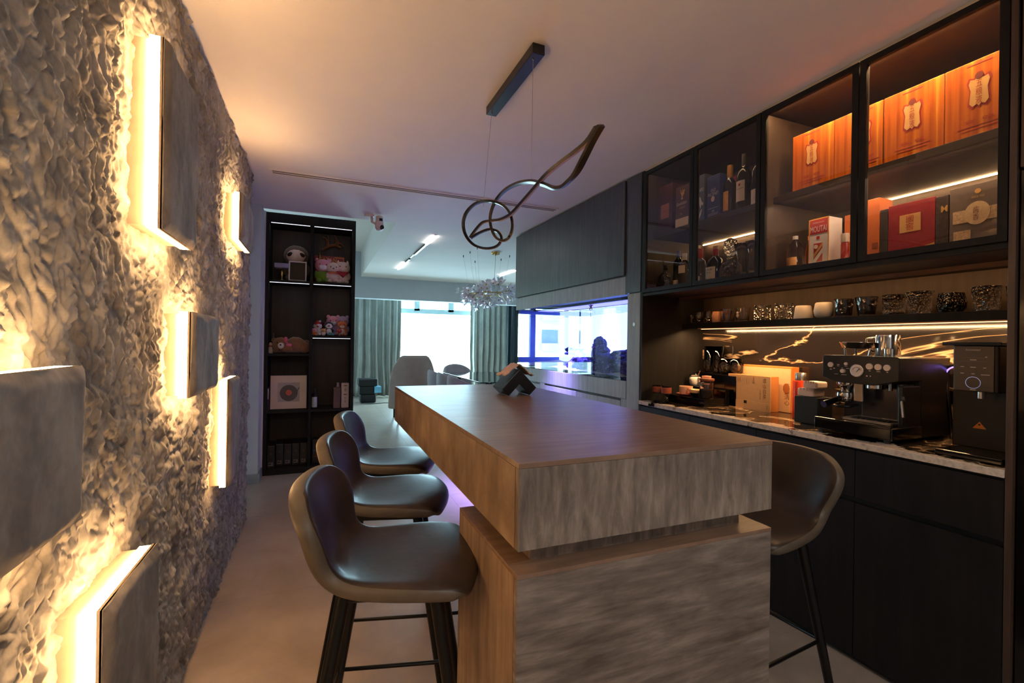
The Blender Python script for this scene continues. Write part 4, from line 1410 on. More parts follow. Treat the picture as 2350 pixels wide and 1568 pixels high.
# lower right bay
sb_ = thing('spray_bottle', 'black spray bottle with a white label on the lower right shelf', 'bottle', (-.038, 5.12, .618))
obj('bottle', MB().lathe([(.026, 0), (.028, .005), (.028, .125), (.022, .145), (.011, .155), (.011, .17)], -.038, 5.12, .618, 18), black_matte, sb_, smooth=True, auto=50)
obj('trigger_head', MB().box(-.050, 5.085, .79, -.026, 5.135, .822).box(-.046, 5.075, .80, -.030, 5.087, .815).box(-.042, 5.082, .75, -.034, 5.094, .79), black_matte, sb_, bevel=.004)
P = [[(-.038 + .0285 * math.sin(a), 5.12 - .0285 * math.cos(a), .618 + z) for z in (.015, .118)] for a in [(-1.1 + 2.2 * i / 10) for i in range(11)]]
obj('label', MB().grid(P), M('label_grey', S(190, 196, 200), .6), sb_, smooth=True)
bg_ = thing('carton', 'brown paper carton on the lower right shelf', 'box', (.183, 5.14, .618))
obj('box', MB().box(.140, 5.09, .618, .208, 5.22, .822), M('brown_card', S(104, 80, 70), .7, var=.1), bg_, bevel=.003)
bg2 = thing('carton', 'tall white printed carton beside the brown carton', 'box', (.253, 5.13, .618))
obj('box', MB().box(.217, 5.10, .618, .289, 5.20, .866), M('white_card', S(206, 186, 182), .6, var=.04), bg2, bevel=.002)
for k, (dz, w, h) in enumerate(((.225, .03, .008), (.185, .026, .035), (.135, .03, .008), (.10, .02, .02), (.065, .016, .03))):
    decal('print', rect(w, h) if k in (0, 2) else [p for p in disc(w / 2, 14, ry=h / 2)], (.254, 5.10, .618 + dz), '-y', M('print_brown', S(120, 96, 96) if k not in (0, 2) else S(60, 44, 46), .6) if k in (0, 2) else M('print_soft', S(176, 152, 148), .6), bg2)
bg3 = thing('jar', 'small clear jar tucked between the two cartons', 'jar', (.19, 5.26, .618))
obj('glass', MB().lathe([(.02, 0), (.02, .21), (.016, .225), (.016, .245)], .190, 5.26, .618, 14), M('pale_jar', S(170, 150, 150), .2), bg3, smooth=True, auto=50)
# bottom bays: black packs
pkm = M('black_pack', S(26, 20, 20), .35, var=.3, vs=20)
pkt = M('pack_print', S(180, 160, 150), .6)
pk = None
for i in range(5):
    x = -.419 + .0722 * i
    y = 5.07 + (.06 if i else 0)
    t = thing('coffee_pack', ['first', 'second', 'third', 'fourth', 'last'][i] + ' black foil pack from the left in the bottom left bay', 'pack', (x, y, .061), 'black packs in the bottom left bay')
    b_ = MB()
    b_.box(x - .034, y, .061, x + .034, y + .13, .275)
    b_.add([(x - .034, y, .275), (x + .034, y, .275), (x + .034, y + .13, .275), (x - .034, y + .13, .275), (x - .034, y + .062, .315), (x + .034, y + .062, .315), (x + .034, y + .068, .315), (x - .034, y + .068, .315)],
           [(0, 1, 5, 4), (1, 2, 6, 5), (2, 3, 7, 6), (3, 0, 4, 7), (4, 5, 6, 7)])
    obj('pouch', b_, pkm, t, bevel=.004)
    text('lettering', '严选', (x, y, .105), '-y', pkt, t, w=.042, h=.022)
    decal('underline', rect(.042, .005), (x, y, .086), '-y', pkt, t)
    decal('emblem', disc(.012, 12), (x, y, .20), '-y', M('pack_emblem', S(70, 52, 50), .6), t)
t = thing('coffee_pack', 'black pack with blue and red print in the bottom right bay', 'pack', (.0, 5.13, .061))
obj('pouch', MB().box(-.05, 5.13, .061, .06, 5.26, .30), pkm, t, bevel=.004)
text('lettering', 'IIII', (-.02, 5.13, .19), '-y', M('blue_print', S(40, 120, 170), .6), t, w=.05, h=.018)
text('lettering', 'TO', (-.02, 5.13, .13), '-y', M('red_print', S(190, 60, 50), .6), t, w=.03, h=.012)
# ================================================================ THINGS BEHIND THE GLASS DOORS
UZ, LZ = 2.088, 1.69      # upper shelf and cabinet floor


def carton(name, label, y0, y1, z0, h, x, depth, mat, group, cat='box', bev=.0015):
    t = thing(name, label, cat, (x, (y0 + y1) / 2, z0), group)
    obj('box', MB().box(x, y0, z0, x + depth, y1, z0 + h), mat, t, bevel=bev)
    return t


def bottle(name, label, y, x, z, prof, mat, group, cap=None, capm=None, lab=None, labm=None, n=22):
    t = thing(name, label, 'bottle', (x, y, z), group)
    obj('glass', MB().lathe(prof, x, y, z, n), mat, t, smooth=True, auto=60)
    if cap:
        obj('cap', MB().lathe(cap, x, y, z, n), capm, t, smooth=True, auto=40)
    if lab:
        r, z0, z1, a0, a1 = lab
        P = [[(x - r * math.cos(a), y - r * math.sin(a), z + q) for q in (z0, z1)] for a in [a0 + (a1 - a0) * i / 14 for i in range(15)]]
        obj('label', MB().grid(P), labm, t, smooth=True)
    return t


GU, GL = 'boxes and bottles on the upper cabinet shelf', 'bottles and boxes on the cabinet floor'
gold_p = M('gold_ink', S(214, 160, 84), .4, metal=.3)
white_p2 = M('white_ink', S(224, 214, 206), .6)
red_p = M('red_ink', S(176, 34, 34), .6)
black_p2 = M('black_ink', S(30, 24, 22), .6)
paper = M('cream_label', S(226, 206, 180), .7, var=.04)
paper_w = M('white_label', S(222, 210, 204), .7, var=.04)
# foil boxes: metallic orange with upright light streaks
foil, nt_, b_ = _new('orange_foil')
v_ = coords(nt_, (1, 26, .8))
f_ = noise_tex(nt_, v_, 1.6, 3, .5)
c_ = ramp(nt_, [(.30, S(150, 66, 14)), (.48, S(206, 104, 26)), (.60, S(226, 130, 40)), (.68, S(250, 176, 60)), (.74, S(206, 150, 30))], f_)
nt_.links.new(c_, b_.inputs['Base Color'])
b_.inputs['Roughness'].default_value = .38
b_.inputs['Metallic'].default_value = .35
bump(nt_, b_, noise_tex(nt_, coords(nt_, (1, 120, 120)), 2, 2), .1)
foil_side = M('foil_side', S(120, 54, 14), .5)
shield = [(-.5, .30), (-.42, .44), (-.2, .40), (-.1, .56), (.1, .56), (.2, .40), (.42, .44), (.5, .30), (.40, .05), (.46, -.38), (.30, -.50), (.10, -.44), (0, -.52), (-.10, -.44), (-.30, -.50), (-.46, -.38), (-.40, .05)]


def foil_box(label, y0, y1, badge):
    t = carton('spirit_box', label, y0, y1, UZ, .277, 2.178, .10, foil, GU)
    if badge:
        yc, w = badge
        z = UZ + .163
        decal('badge_border', [(p[0] * w, p[1] * w * 1.75) for p in shield], (2.178, yc, z), '-x', red_p, t)
        decal('badge', [(p[0] * w * .84, p[1] * w * 1.75 * .86) for p in shield], (2.177, yc, z), '-x', M('badge_cream', S(232, 186, 120), .4, metal=.2), t)
        text('badge_lettering', '五\n粮\n液', (2.1762, yc, z - .005), '-x', red_p, t, w=.018, h=.085)
        decal('badge_seal', disc(.012, 16), (2.1762, yc, z + .054), '-x', M('seal_dark', S(120, 44, 36), .5), t)
        text('lettering', '宴 尊', (2.178, yc, UZ + .058), '-x', red_p, t, w=.085, h=.014)
        decal('print_line', rect(.12, .0025), (2.178, yc, UZ + .040), '-x', red_p, t)
        decal('print_line', rect(.10, .0025), (2.178, yc, UZ + .028), '-x', red_p, t)
        decal('print_line', rect(.07, .004), (2.178, yc, UZ + .262), '-x', red_p, t)
    return t


foil_box('orange foil spirit box farthest left in the third cabinet door', 1.4275, 1.630, (1.532, .066))
foil_box('orange foil spirit box half hidden by the post between the third and fourth doors', 1.222 + .004, 1.4255, (1.30, .066))
foil_box('orange foil spirit box, middle one in the rightmost cabinet door', 1.0165, 1.2215, (1.120, .070))
foil_box('orange foil spirit box at the right end of the upper shelf', .818, 1.0145, (.915, .070))

# upper shelf, doors one and two
t = carton('whisky_box', 'dark wine red spirit box with a bronze square label in the leftmost door', 2.497, 2.637, UZ, .325, 2.18, .10, M('wine_box', S(66, 26, 42), .5, var=.1), GU)
decal('label', rect(.081, .098), (2.18, 2.568, UZ + .145), '-x', M('bronze_label', S(176, 112, 76), .5), t)
text('lettering', 'MACALLAN', (2.179, 2.568, UZ + .145), '-x', M('bronze_dark', S(110, 62, 44), .6), t, w=.055, h=.010)
t = carton('whisky_box', 'dark brown whisky box with a stag emblem and a cream band', 2.346, 2.463, UZ, .272, 2.18, .10, M('stag_box', S(72, 36, 28), .5, var=.1), GU)
decal('cream_band', rect(.1165, .055), (2.18, 2.4045, UZ + .034), '-x', paper, t)
text('lettering', 'Glenfiddich', (2.18, 2.408, UZ + .158), '-x', paper, t, w=.092, h=.022)
stag = [(-.012, -.030), (.010, -.030), (.004, -.016), (.012, -.006), (.022, .002), (.020, .012), (.028, .020), (.024, .030), (.014, .018), (.008, .010), (.010, .030), (.004, .030), (.002, .008), (-.008, .014), (-.012, .030), (-.018, .026), (-.012, .006), (-.004, -.004), (-.004, -.016)]
decal('stag_emblem', [(p[0] * .85, p[1] * 1.05) for p in stag], (2.18, 2.405, UZ + .215), '-x', gold_p, t)
text('lettering', '18', (2.18, 2.41, UZ + .088), '-x', gold_p, t, w=.014, h=.012)
decal('print_line', rect(.06, .002), (2.18, 2.40, UZ + .133), '-x', gold_p, t)
decal('print_line', rect(.05, .002), (2.18, 2.40, UZ + .125), '-x', gold_p, t)
t = carton('whisky_box', 'slate blue whisky box with a white wave drawing, at the left of the second door', 2.213, 2.30, UZ, .290, 2.18, .10, M('slate_box', S(70, 82, 112), .5, var=.06), GU)
decal('wave_drawing', [(-.02, .09), (.0, .075), (.008, .05), (.022, .035), (.020, .02), (.008, .030), (.0, .005), (-.006, .03), (-.02, .06)], (2.18, 2.244, UZ + .075), '-x', white_p2, t)
decal('wave_drawing', [(-.022, -.055), (.004, .0), (.014, .006), (.004, -.03), (-.016, -.06)], (2.18, 2.244, UZ + .070), '-x', white_p2, t)
text('lettering', 'KAIYO', (2.18, 2.240, UZ + .196), '-x', white_p2, t, w=.042, h=.022)
t = carton('whisky_box', 'royal blue whisky box with white lettering and a pale disc', 2.094, 2.190, UZ, .256, 2.18, .095, M('royal_box', S(42, 60, 128), .45, var=.08), GU)
text('lettering', 'OLD', (2.18, 2.142, UZ + .167), '-x', white_p2, t, w=.036, h=.018)
text('lettering', 'PULTENEY', (2.18, 2.142, UZ + .143), '-x', white_p2, t, w=.080, h=.019)
decal('disc', disc(.0135, 20, ry=.017), (2.18, 2.145, UZ + .114), '-x', M('disc_pink', S(216, 178, 170), .5), t)
text('lettering', '18', (2.18, 2.142, UZ + .040), '-x', white_p2, t, w=.016, h=.012)
for dz in (.058, .026, .018):
    decal('print_line', rect(.075, .0016), (2.18, 2.142, UZ + dz), '-x', white_p2, t)
wine = [(0, .0), (.036, 0), (.039, .006), (.039, .19), (.036, .212), (.022, .235), (.0145, .252), (.0135, .30)]
b1 = bottle('wine_bottle', 'dark wine bottle with gold capsule and jagged gold label', 2.060, 2.225, UZ, [(r * .9, z * .9) for r, z in wine], M('dark_bottle', S(20, 14, 14), .1), GU,
            [(.0155, .205), (.0165, .212), (.0165, .292), (0, .293)], M('gold_capsule', S(206, 150, 60), .35, metal=.7), (.0358, .022, .135, -.9, .5), M('gold_label', S(222, 158, 82), .6, var=.25, vs=40))
b2 = bottle('wine_bottle', 'tall black wine bottle with a white label in the second door', 1.958, 2.225, UZ, [(r * 1.08, z * 1.02) for r, z in wine], MATS['dark_bottle'], GU,
            [(.0165, .25), (.0165, .322), (0, .3225)], M('black_capsule', S(30, 24, 26), .4), (.0428, .048, .165, -.95, .75), paper_w)
text('lettering', 'CORIMBA', (2.1815, 1.948, UZ + .118), '-x', black_p2, b2, w=.046, h=.007)
decal('label_emblem', rect(.012, .014), (2.1817, 1.955, UZ + .142), '-x', red_p, b2)
bottle('wine_bottle', 'wine bottle with a white label, cut off by the second door frame', 1.862, 2.225, UZ, [(r * 1.0, z * .98) for r, z in wine], MATS['dark_bottle'], GU,
       [(.0155, .25), (.0155, .30), (0, .3005)], MATS['black_capsule'], (.0398, .010, .090, -.9, .7), paper_w)
rx = carton('gift_box', 'red gift box lying behind the bottles in the second door', 1.98, 2.30, UZ, .325, 2.46, .09, M('deep_red_card', S(150, 30, 24), .5, var=.08), GU)

# cabinet floor, doors one and two
bottle('skull_bottle', 'dark skull shaped bottle at the left of the leftmost door', 2.60, 2.22, LZ, [(0, 0), (.040, .0), (.046, .03), (.050, .07), (.046, .10), (.030, .125), (.015, .135), (.014, .16)], dark_glass, GL, [(.015, .16), (.015, .18), (0, .181)], black_matte)
bottle('wine_bottle', 'green wine bottle with a blue neck in the leftmost door', 2.475, 2.22, LZ, [(r * .85, z * .86) for r, z in wine], green_glass, GL, [(.0125, .20), (.0128, .26), (0, .2605)], M('blue_capsule', S(40, 48, 110), .4), (.0335, .03, .06, -.9, .8), paper)
bottle('spirit_bottle', 'clear square shouldered bottle with a pale label in the leftmost door', 2.395, 2.20, LZ, [(0, 0), (.036, 0), (.037, .01), (.037, .15), (.030, .168), (.013, .178), (.013, .20)], clear_glass, GL,
       [(.015, .182), (.0155, .19), (.0155, .226), (0, .227)], M('white_cap', S(214, 196, 182), .5), (.0376, .095, .145, -.9, .9), paper)
gb = bottle('spirit_bottle', 'clear bottle with a red cap and a heart on its label', 2.262, 2.20, LZ, [(0, 0), (.040, 0), (.041, .01), (.041, .13), (.034, .155), (.015, .172), (.014, .185)], clear_glass, GL,
            [(.017, .175), (.0175, .18), (.0175, .232), (0, .233)], M('red_cap', S(176, 30, 30), .35), (.0416, .012, .056, -.8, .8), paper)
decal('heart', [(0, -.010), (.010, .002), (.006, .008), (0, .003), (-.006, .008), (-.010, .002)], (2.157, 2.262, LZ + .034), '-x', red_p, gb)
pb = bottle('spirit_bottle', 'black bottle with a red sealed neck and a cream label with bold letters', 2.147, 2.21, LZ, [(0, 0), (.047, 0), (.049, .008), (.049, .115), (.042, .145), (.02, .165), (.015, .175), (.015, .20)], MATS['dark_bottle'], GL,
            [(.0165, .172), (.017, .21), (0, .211)], MATS['red_cap'], (.0497, .015, .100, -.75, .75), paper)
text('lettering', 'PEDDLERS', (2.158, 2.150, LZ + .083), '-x', black_p2, pb, w=.062, h=.011)
text('lettering', 'GIN CO', (2.158, 2.150, LZ + .066), '-x', black_p2, pb, w=.044, h=.010)
text('lettering', '17.13', (2.158, 2.150, LZ + .028), '-x', black_p2, pb, w=.05, h=.013)
dk = thing('decanter', 'square cut crystal whisky decanter with a big faceted stopper', 'decanter', (2.22, 2.045, LZ), GL)
obj('body', MB().lathe([(0, 0), (.058, 0), (.066, .012), (.066, .07), (.054, .105), (.026, .125), (.020, .14), (.026, .15)], 2.22, 2.045, LZ, 8), cut_glass, dk)
obj('whisky', MB().lathe([(0, .014), (.054, .014), (.056, .045), (0, .0455)], 2.22, 2.045, LZ, 8), amber_glass, dk)
obj('stopper', MB().lathe([(0, .152), (.018, .155), (.034, .175), (.040, .215), (.034, .245), (.012, .258), (0, .258)], 2.22, 2.045, LZ, 7), cut_glass, dk)
bottle('bottle_gold_stopper', 'slim bottle with a round gold stopper behind the decanter', 2.18, 2.36, LZ, [(0, 0), (.03, 0), (.03, .14), (.014, .165), (.012, .18)], MATS['dark_bottle'], GL, [(.012, .18), (.018, .19), (.014, .20), (.020, .215), (.013, .24), (0, .243)], brass)
bottle('spirit_bottle', 'brown bottle with a pale capped neck standing at the back', 2.33, 2.40, LZ, [(0, 0), (.04, 0), (.04, .16), (.018, .19), (.016, .21)], amber_glass, GL, [(.018, .205), (.018, .28), (0, .281)], M('tan_cap', S(190, 150, 110), .5))
for k, (y, x) in enumerate(((1.950, 2.20), (1.872, 2.20), (1.80, 2.21))):
    g = thing('carafe', ['waisted clear glass carafe beside the crystal decanter', 'waisted clear glass carafe in the middle of the row', 'waisted clear glass carafe at the right edge of the second door'][k], 'carafe', (x, y, LZ), 'waisted clear carafes')
    obj('glass', MB().lathe([(0, 0), (.034, 0), (.036, .01), (.032, .06), (.024, .10), (.022, .12), (.030, .16), (.040, .205), (.0385, .205), (.028, .16), (.020, .12), (.022, .10), (.030, .06), (.033, .014), (0, .012)], x, y, LZ, 24, cap=False), clear_glass, g, smooth=True)

# cabinet floor, doors three and four
bottle('spirit_bottle', 'clear tall spirit bottle with a white banded neck in the third door', 1.633, 2.21, LZ, [(0, 0), (.037, 0), (.038, .01), (.036, .11), (.026, .14), (.011, .16), (.011, .185)], clear_glass, GL, [(.012, .168), (.0125, .185), (0, .186)], paper_w, (.0386, .035, .075, -.8, .8), M('amber_label', S(206, 150, 90), .6))
bottle('spirit_bottle', 'slim amber bottle standing left of the white and red spirit box', 1.572, 2.23, LZ, [(0, 0), (.018, 0), (.018, .10), (.014, .13), (.007, .14), (.007, .17)], amber_glass, GL, [(.009, .155), (.009, .175), (0, .1755)], M('orange_cap', S(206, 100, 40), .5))
mt = carton('spirit_box', 'white spirit box with a red header and gold edges in the third door', 1.453, 1.549, LZ, .242, 2.19, .095, M('white_box', S(226, 212, 204), .5, var=.03), GL)
decal('red_header', rect(.086, .068), (2.19, 1.501, LZ + .203), '-x', M('header_red', S(190, 38, 44), .5), mt)
text('lettering', 'MOUTAI', (2.189, 1.501, LZ + .192), '-x', white_p2, mt, w=.078, h=.028)
text('lettering', 'KWEICHOW', (2.189, 1.501, LZ + .222), '-x', white_p2, mt, w=.055, h=.006)
decal('red_tile', rect(.015, .014), (2.19, 1.504, LZ + .150), '-x', MATS['header_red'], mt)
decal('emblem_ground', rect(.042, .088), (2.19, 1.503, LZ + .080), '-x', MATS['header_red'], mt)
decal('emblem_sash', [(-.021, -.024), (.021, .028), (.021, .044), (-.021, -.008)], (2.189, 1.503, LZ + .080), '-x', gold_p, mt)
decal('emblem_sash', [(-.021, -.046), (-.010, -.044), (.021, -.004), (.021, .018), (-.021, -.034)], (2.189, 1.503, LZ + .080), '-x', white_p2, mt)
decal('emblem_disc', disc(.010, 16), (2.189, 1.513, LZ + .108), '-x', paper, mt)
obj('gold_edge', MB().box(2.189, 1.4525, LZ, 2.1915, 1.4565, LZ + .242).box(2.189, 1.5455, LZ, 2.1915, 1.5495, LZ + .242).box(2.189, 1.4525, LZ + .238, 2.1915, 1.5495, LZ + .2425), M('gold_edge', S(226, 160, 70), .4), mt)
bottle('spirit_bottle', 'small red bottle with a white screw cap right of the white spirit box', 1.392, 2.21, LZ, [(0, 0), (.0165, 0), (.0165, .10), (.013, .108), (.013, .115)], M('red_bottle', S(150, 30, 22), .2), GL, [(.0165, .108), (.0175, .115), (.0165, .125), (.0175, .135), (.016, .148), (0, .149)], M('cap_cream', S(214, 190, 170), .4))
t = carton('spirit_box', 'tall orange carton at the back of the third door', 1.40, 1.56, LZ, .300, 2.47, .10, M('orange_card', S(214, 104, 30), .5, var=.08), GL)
t = carton('spirit_box', 'tall orange carton at the left of the rightmost door', 1.246, 1.309, LZ, .272, 2.20, .09, MATS['orange_card'], GL)
decal('print_mark', rect(.022, .022), (2.20, 1.262, LZ + .07), '-x', M('orange_dark', S(160, 72, 24), .6), t)
t = carton('book', 'narrow dark box between the orange carton and the red box', 1.2135, 1.243, LZ, .215, 2.20, .09, M('dark_brown_box', S(56, 40, 28), .5, var=.1), GL)
t = carton('gift_box', 'deep red gift box with a square gold label in the rightmost door', 1.051, 1.212, LZ, .222, 2.20, .10, M('crimson_box', S(150, 22, 26), .5, var=.08), GL)
decal('gold_label', rect(.073, .072), (2.20, 1.134, LZ + .137), '-x', M('gold_panel', S(226, 166, 96), .4, metal=.2), t)
text('label_lettering', '國\n窖', (2.199, 1.134, LZ + .137), '-x', red_p, t, w=.026, h=.058)
decal('gold_foot', [(-.0805, -.018), (.0805, -.018), (.0805, .024), (0, .004), (-.0805, .000)], (2.20, 1.1315, LZ + .020), '-x', M('gold_foot', S(214, 158, 80), .4, metal=.2), t)
t = carton('spirit_box', 'dark mottled box standing left of the patterned grey box', 1.009, 1.049, LZ, .216, 2.20, .09, M('mottled_box', S(64, 44, 30), .5, var=.6, vs=50), GL)
decal('gold_mark', [(-.010, -.012), (-.006, -.012), (0, -.002), (.006, -.012), (.010, -.012), (.010, .012), (.006, .012), (0, .002), (-.006, .012), (-.010, .012)], (2.20, 1.022, LZ + .165), '-x', gold_p, t)
t = carton('spirit_box', 'grey box with an ornate cream medallion at the right end', .846, 1.006, LZ, .232, 2.20, .10, M('grey_box', S(112, 92, 76), .5, var=.12, vs=30), GL)
orn = M('ornate_cream', S(214, 176, 130), .5, var=.3, vs=120)
decal('medallion_band', rect(.135, .046), (2.20, .928, LZ + .120), '-x', orn, t)
decal('medallion', disc(.036, 24, ry=.042), (2.1992, .925, LZ + .126), '-x', M('medallion_cream', S(226, 190, 140), .5, var=.12, vs=160), t)
text('medallion_lettering', '酱\n香', (2.1982, .928, LZ + .124), '-x', M('medallion_ink', S(130, 62, 40), .6), t, w=.018, h=.050)
decal('gold_seal', disc(.009, 16), (2.20, .924, LZ + .205), '-x', gold_p, t)
text('lettering', 'SINCE 1953', (2.20, .924, LZ + .185), '-x', gold_p, t, w=.036, h=.007)
decal('ornate_foot', rect(.050, .046), (2.20, .968, LZ + .045), '-x', orn, t)
# ================================================================ GLASSES ON THE OPEN SHELF
SZ = 1.474
GS = 'cups and glasses on the open shelf'


def cup(name, label, cat, x, y, z, prof, mat, n=24, grp=GS, auto=None, part='glass'):
    t = thing(name, label, cat, (x, y, z), grp)
    obj(part, MB().lathe(prof, x, y, z, n, cap=False), mat, t, smooth=auto is not False, auto=auto or 60)
    return t


def tumbler(r0, r1, h, th=.004, base=.012):
    return [(0, 0), (r0, 0), (r0 + (r1 - r0) * .5, h * .5), (r1, h), (r1 - th, h), (r0 + (r1 - r0) * .5 - th, h * .5), (r0 - th, base), (0, base)]


xs_ = 2.505
cup('shot_glass', 'tiny stemmed shot glass at the far left end of the shelf', 'glass', 2.49, 2.63, SZ, [(0, 0), (.016, 0), (.006, .006), (.005, .02), (.016, .035), (.020, .06), (.018, .06), (.012, .036), (0, .026)], clear_glass)
snif = [(0, 0), (.022, 0), (.008, .008), (.007, .018), (.026, .032), (.032, .05), (.026, .078), (.024, .078), (.029, .05), (.022, .034), (0, .024)]
cup('snifter_glass', 'snifter glass second from the left end of the shelf', 'glass', 2.49, 2.560, SZ, snif, clear_glass)
cup('snifter_glass', 'snifter glass third from the left end of the shelf', 'glass', 2.49, 2.475, SZ, snif, clear_glass)
cup('wooden_cup', 'pale wooden patterned cup right of the snifter glasses', 'cup', 2.49, 2.397, SZ, [(0, 0), (.028, 0), (.033, .02), (.034, .045), (.028, .073), (.026, .073), (.031, .045), (.026, .012), (0, .01)], M('pale_wood', S(206, 150, 112), .5, var=.2, vs=4, scale=(30, 30, 2)))
cup('tumbler', 'amber toned tumbler behind the pale wooden cup', 'glass', 2.55, 2.37, SZ, tumbler(.028, .036, .078), amber_glass)
t = cup('tumbler', 'clear tumbler with a blue figure printed on it', 'glass', xs_, 2.318, SZ, tumbler(.036, .046, .086), clear_glass)
obj('print', MB().ell((xs_ - .042, 2.318, SZ + .034), .003, .010, .014, 10, 8).ell((xs_ - .044, 2.318, SZ + .052), .003, .007, .008, 10, 8), M('blue_print_dark', S(30, 36, 84), .5), t, smooth=True)
t = cup('tumbler', 'clear tumbler with a white figure printed on it', 'glass', xs_, 2.205, SZ, tumbler(.037, .047, .088), clear_glass)
obj('print', MB().ell((xs_ - .043, 2.205, SZ + .036), .003, .010, .013, 10, 8).ell((xs_ - .045, 2.205, SZ + .054), .003, .008, .008, 10, 8), M('white_print', S(206, 190, 180), .5), t, smooth=True)


def rock_glass(label, y, r0, r1, h, mat, facets, amp, seed, x=xs_):
    """whisky tumbler with a chiselled outside"""
    t = thing('whisky_glass', label, 'glass', (x, y, SZ), GS)
    n, k = facets, 6
    vs, fs = [], []
    for i in range(k + 1):
        z = h * i / k
        r = r0 + (r1 - r0) * i / k
        for j in range(n):
            a = 2 * PI * (j + .5 * (i % 2)) / n
            q = r * (1 + amp * (mnoise.noise(Vector((j * 3.1 + seed, i * 2.7, seed))) * .9 + (.5 if (i + j) % 2 else -.5)) * (1 if 0 < i < k else .15))
            vs.append((x + q * math.cos(a), y + q * math.sin(a), SZ + z))
    for i in range(k):
        for j in range(n):
            j2 = (j + 1) % n
            a, b, c, d = i * n + j, i * n + j2, (i + 1) * n + j2, (i + 1) * n + j
            fs += [(a, b, c), (a, c, d)] if i % 2 == 0 else [(a, b, d), (b, c, d)]
    m = MB().add(vs, fs)
    m.add([vs[j] for j in range(n)], [tuple(range(n - 1, -1, -1))])
    ri = r1 - .005
    inn = [(ri, h), (ri * .97, h * .6), (r0 - .007, .018), (0, .016)]
    vs2 = []
    for r, z in inn:
        for j in range(n):
            a = 2 * PI * j / n
            vs2.append((x + r * math.cos(a), y + r * math.sin(a), SZ + z))
    fs2 = []
    for i in range(3):
        for j in range(n):
            j2 = (j + 1) % n
            fs2.append((i * n + j, i * n + n + j, i * n + n + j2, i * n + j2))
    m.add(vs2, fs2)
    top = [vs[k * n + j] for j in range(n)] + vs2[:n]
    m.add(top, [(j, (j + 1) % n, n + (j + 1) % n, n + j) for j in range(n)])
    obj('glass', m, mat, t)
    return t


rock_glass('clear crystal tumbler with diamond cuts, left one of the pair', 2.060, .044, .049, .094, clear_glass, 14, .09, 2.3)
rock_glass('clear crystal tumbler with diamond cuts, beside the white cups', 1.920, .044, .049, .096, clear_glass, 14, .09, 5.7)
cup('ceramic_cup', 'white ceramic cup turned upside down on the shelf', 'cup', xs_, 1.798, SZ, [(.047, 0), (.048, .004), (.040, .066), (.036, .074), (0, .075)], white_ceramic, part='cup')
cup('ceramic_cup', 'rounded white ceramic cup standing upright on the shelf', 'cup', xs_, 1.684, SZ, [(0, 0), (.030, 0), (.042, .014), (.046, .04), (.040, .078), (.036, .084), (.033, .084), (.040, .04), (.03, .012), (0, .01)], white_ceramic, part='cup')
ribbed = glass_mat('ribbed_smoked', (.34, .33, .38), .03, .3, 40)
cup('whisky_glass', 'ribbed smoky tumbler right of the white cups', 'glass', xs_, 1.580, SZ, tumbler(.034, .046, .094), ribbed, 14, auto=20)
cup('whisky_glass', 'ribbed smoky tumbler second to the right of the white cups', 'glass', xs_, 1.471, SZ, tumbler(.034, .048, .096), ribbed, 14, auto=20)
rock_glass('dark marbled tumbler in the middle of the smoky glasses', 1.352, .042, .045, .096, dark_glass, 10, .03, 8.2)
rock_glass('hammered smoky tumbler third from the right end', 1.250, .038, .051, .102, dark_glass, 18, .05, 3.4)
cup('whisky_glass', 'low round smoky bowl glass second from the right end', 'glass', xs_, 1.135, SZ, [(0, 0), (.036, 0), (.048, .02), (.050, .045), (.042, .085), (.039, .085), (.046, .045), (.044, .02), (.03, .012), (0, .011)], dark_glass, 26)
rock_glass('hammered smoky tumbler near the right end of the shelf', 1.021, .038, .047, .102, dark_glass, 18, .05, 6.1)
rock_glass('smoky tumbler cut off by the end panel at the right end', .915, .038, .046, .094, dark_glass, 16, .05, 7.7)

# ================================================================ THINGS ON THE WORKTOP
GC = 'things standing on the marble worktop'
rk = thing('tiered_stand', 'black two step stand holding cups and glasses at the left of the worktop', 'stand', (2.42, 2.40, CT))
obj('low_tier', MB().box(2.26, 2.27, CT, 2.44, 2.60, .975), black_gloss, rk, bevel=.003)
obj('middle_tier', MB().box(2.44, 2.27, CT, 2.475, 2.655, 1.03).box(2.475, 2.43, CT, 2.56, 2.655, 1.03), black_gloss, rk, bevel=.003)
obj('high_tier', MB().box(2.477, 2.22, CT, 2.62, 2.428, 1.122).box(2.562, 2.43, CT, 2.62, 2.655, 1.122), black_gloss, rk, bevel=.003)
rust = M('rust_band', S(150, 70, 38), .5)
for k, (y, x, s_) in enumerate(((2.60, 2.17, 1.0), (2.515, 2.17, .85))):
    g = thing('goblet', ['dark goblet with a rust red band nearest the oak unit', 'smaller dark goblet with a rust red band'][k], 'glass', (x, y, CT), 'goblets with rust bands')
    obj('glass', MB().lathe([(0, 0), (.030 * s_, 0), (.030 * s_, .004), (.012 * s_, .012), (.012 * s_, .05), (.034 * s_, .06), (.037 * s_, .07), (.037 * s_, .11), (.034 * s_, .11), (.033 * s_, .066), (0, .064)], x, y, CT, 20, cap=False), dark_glass, g, smooth=True, auto=50)
    obj('band', MB().lathe([(.0378 * s_, .066), (.0385 * s_, .07), (.0385 * s_, .102), (.0378 * s_, .105)], x, y, CT, 24, cap=False), rust, g, smooth=True)
TZ = .975
sc1 = thing('saucer', 'coral pink saucer under the pink cup', 'saucer', (2.33, 2.505, TZ), GC)
coral = M('coral_glaze', S(226, 130, 106), .3, var=.05)
obj('dish', MB().lathe([(0, 0), (.035, 0), (.062, .010), (.062, .013), (.035, .004), (0, .004)], 2.33, 2.505, TZ, 28, cap=False), coral, sc1, smooth=True)
c1 = thing('teacup', 'cream cup with a pink foot and pink handle on the saucer', 'cup', (2.33, 2.505, TZ + .005), GC)
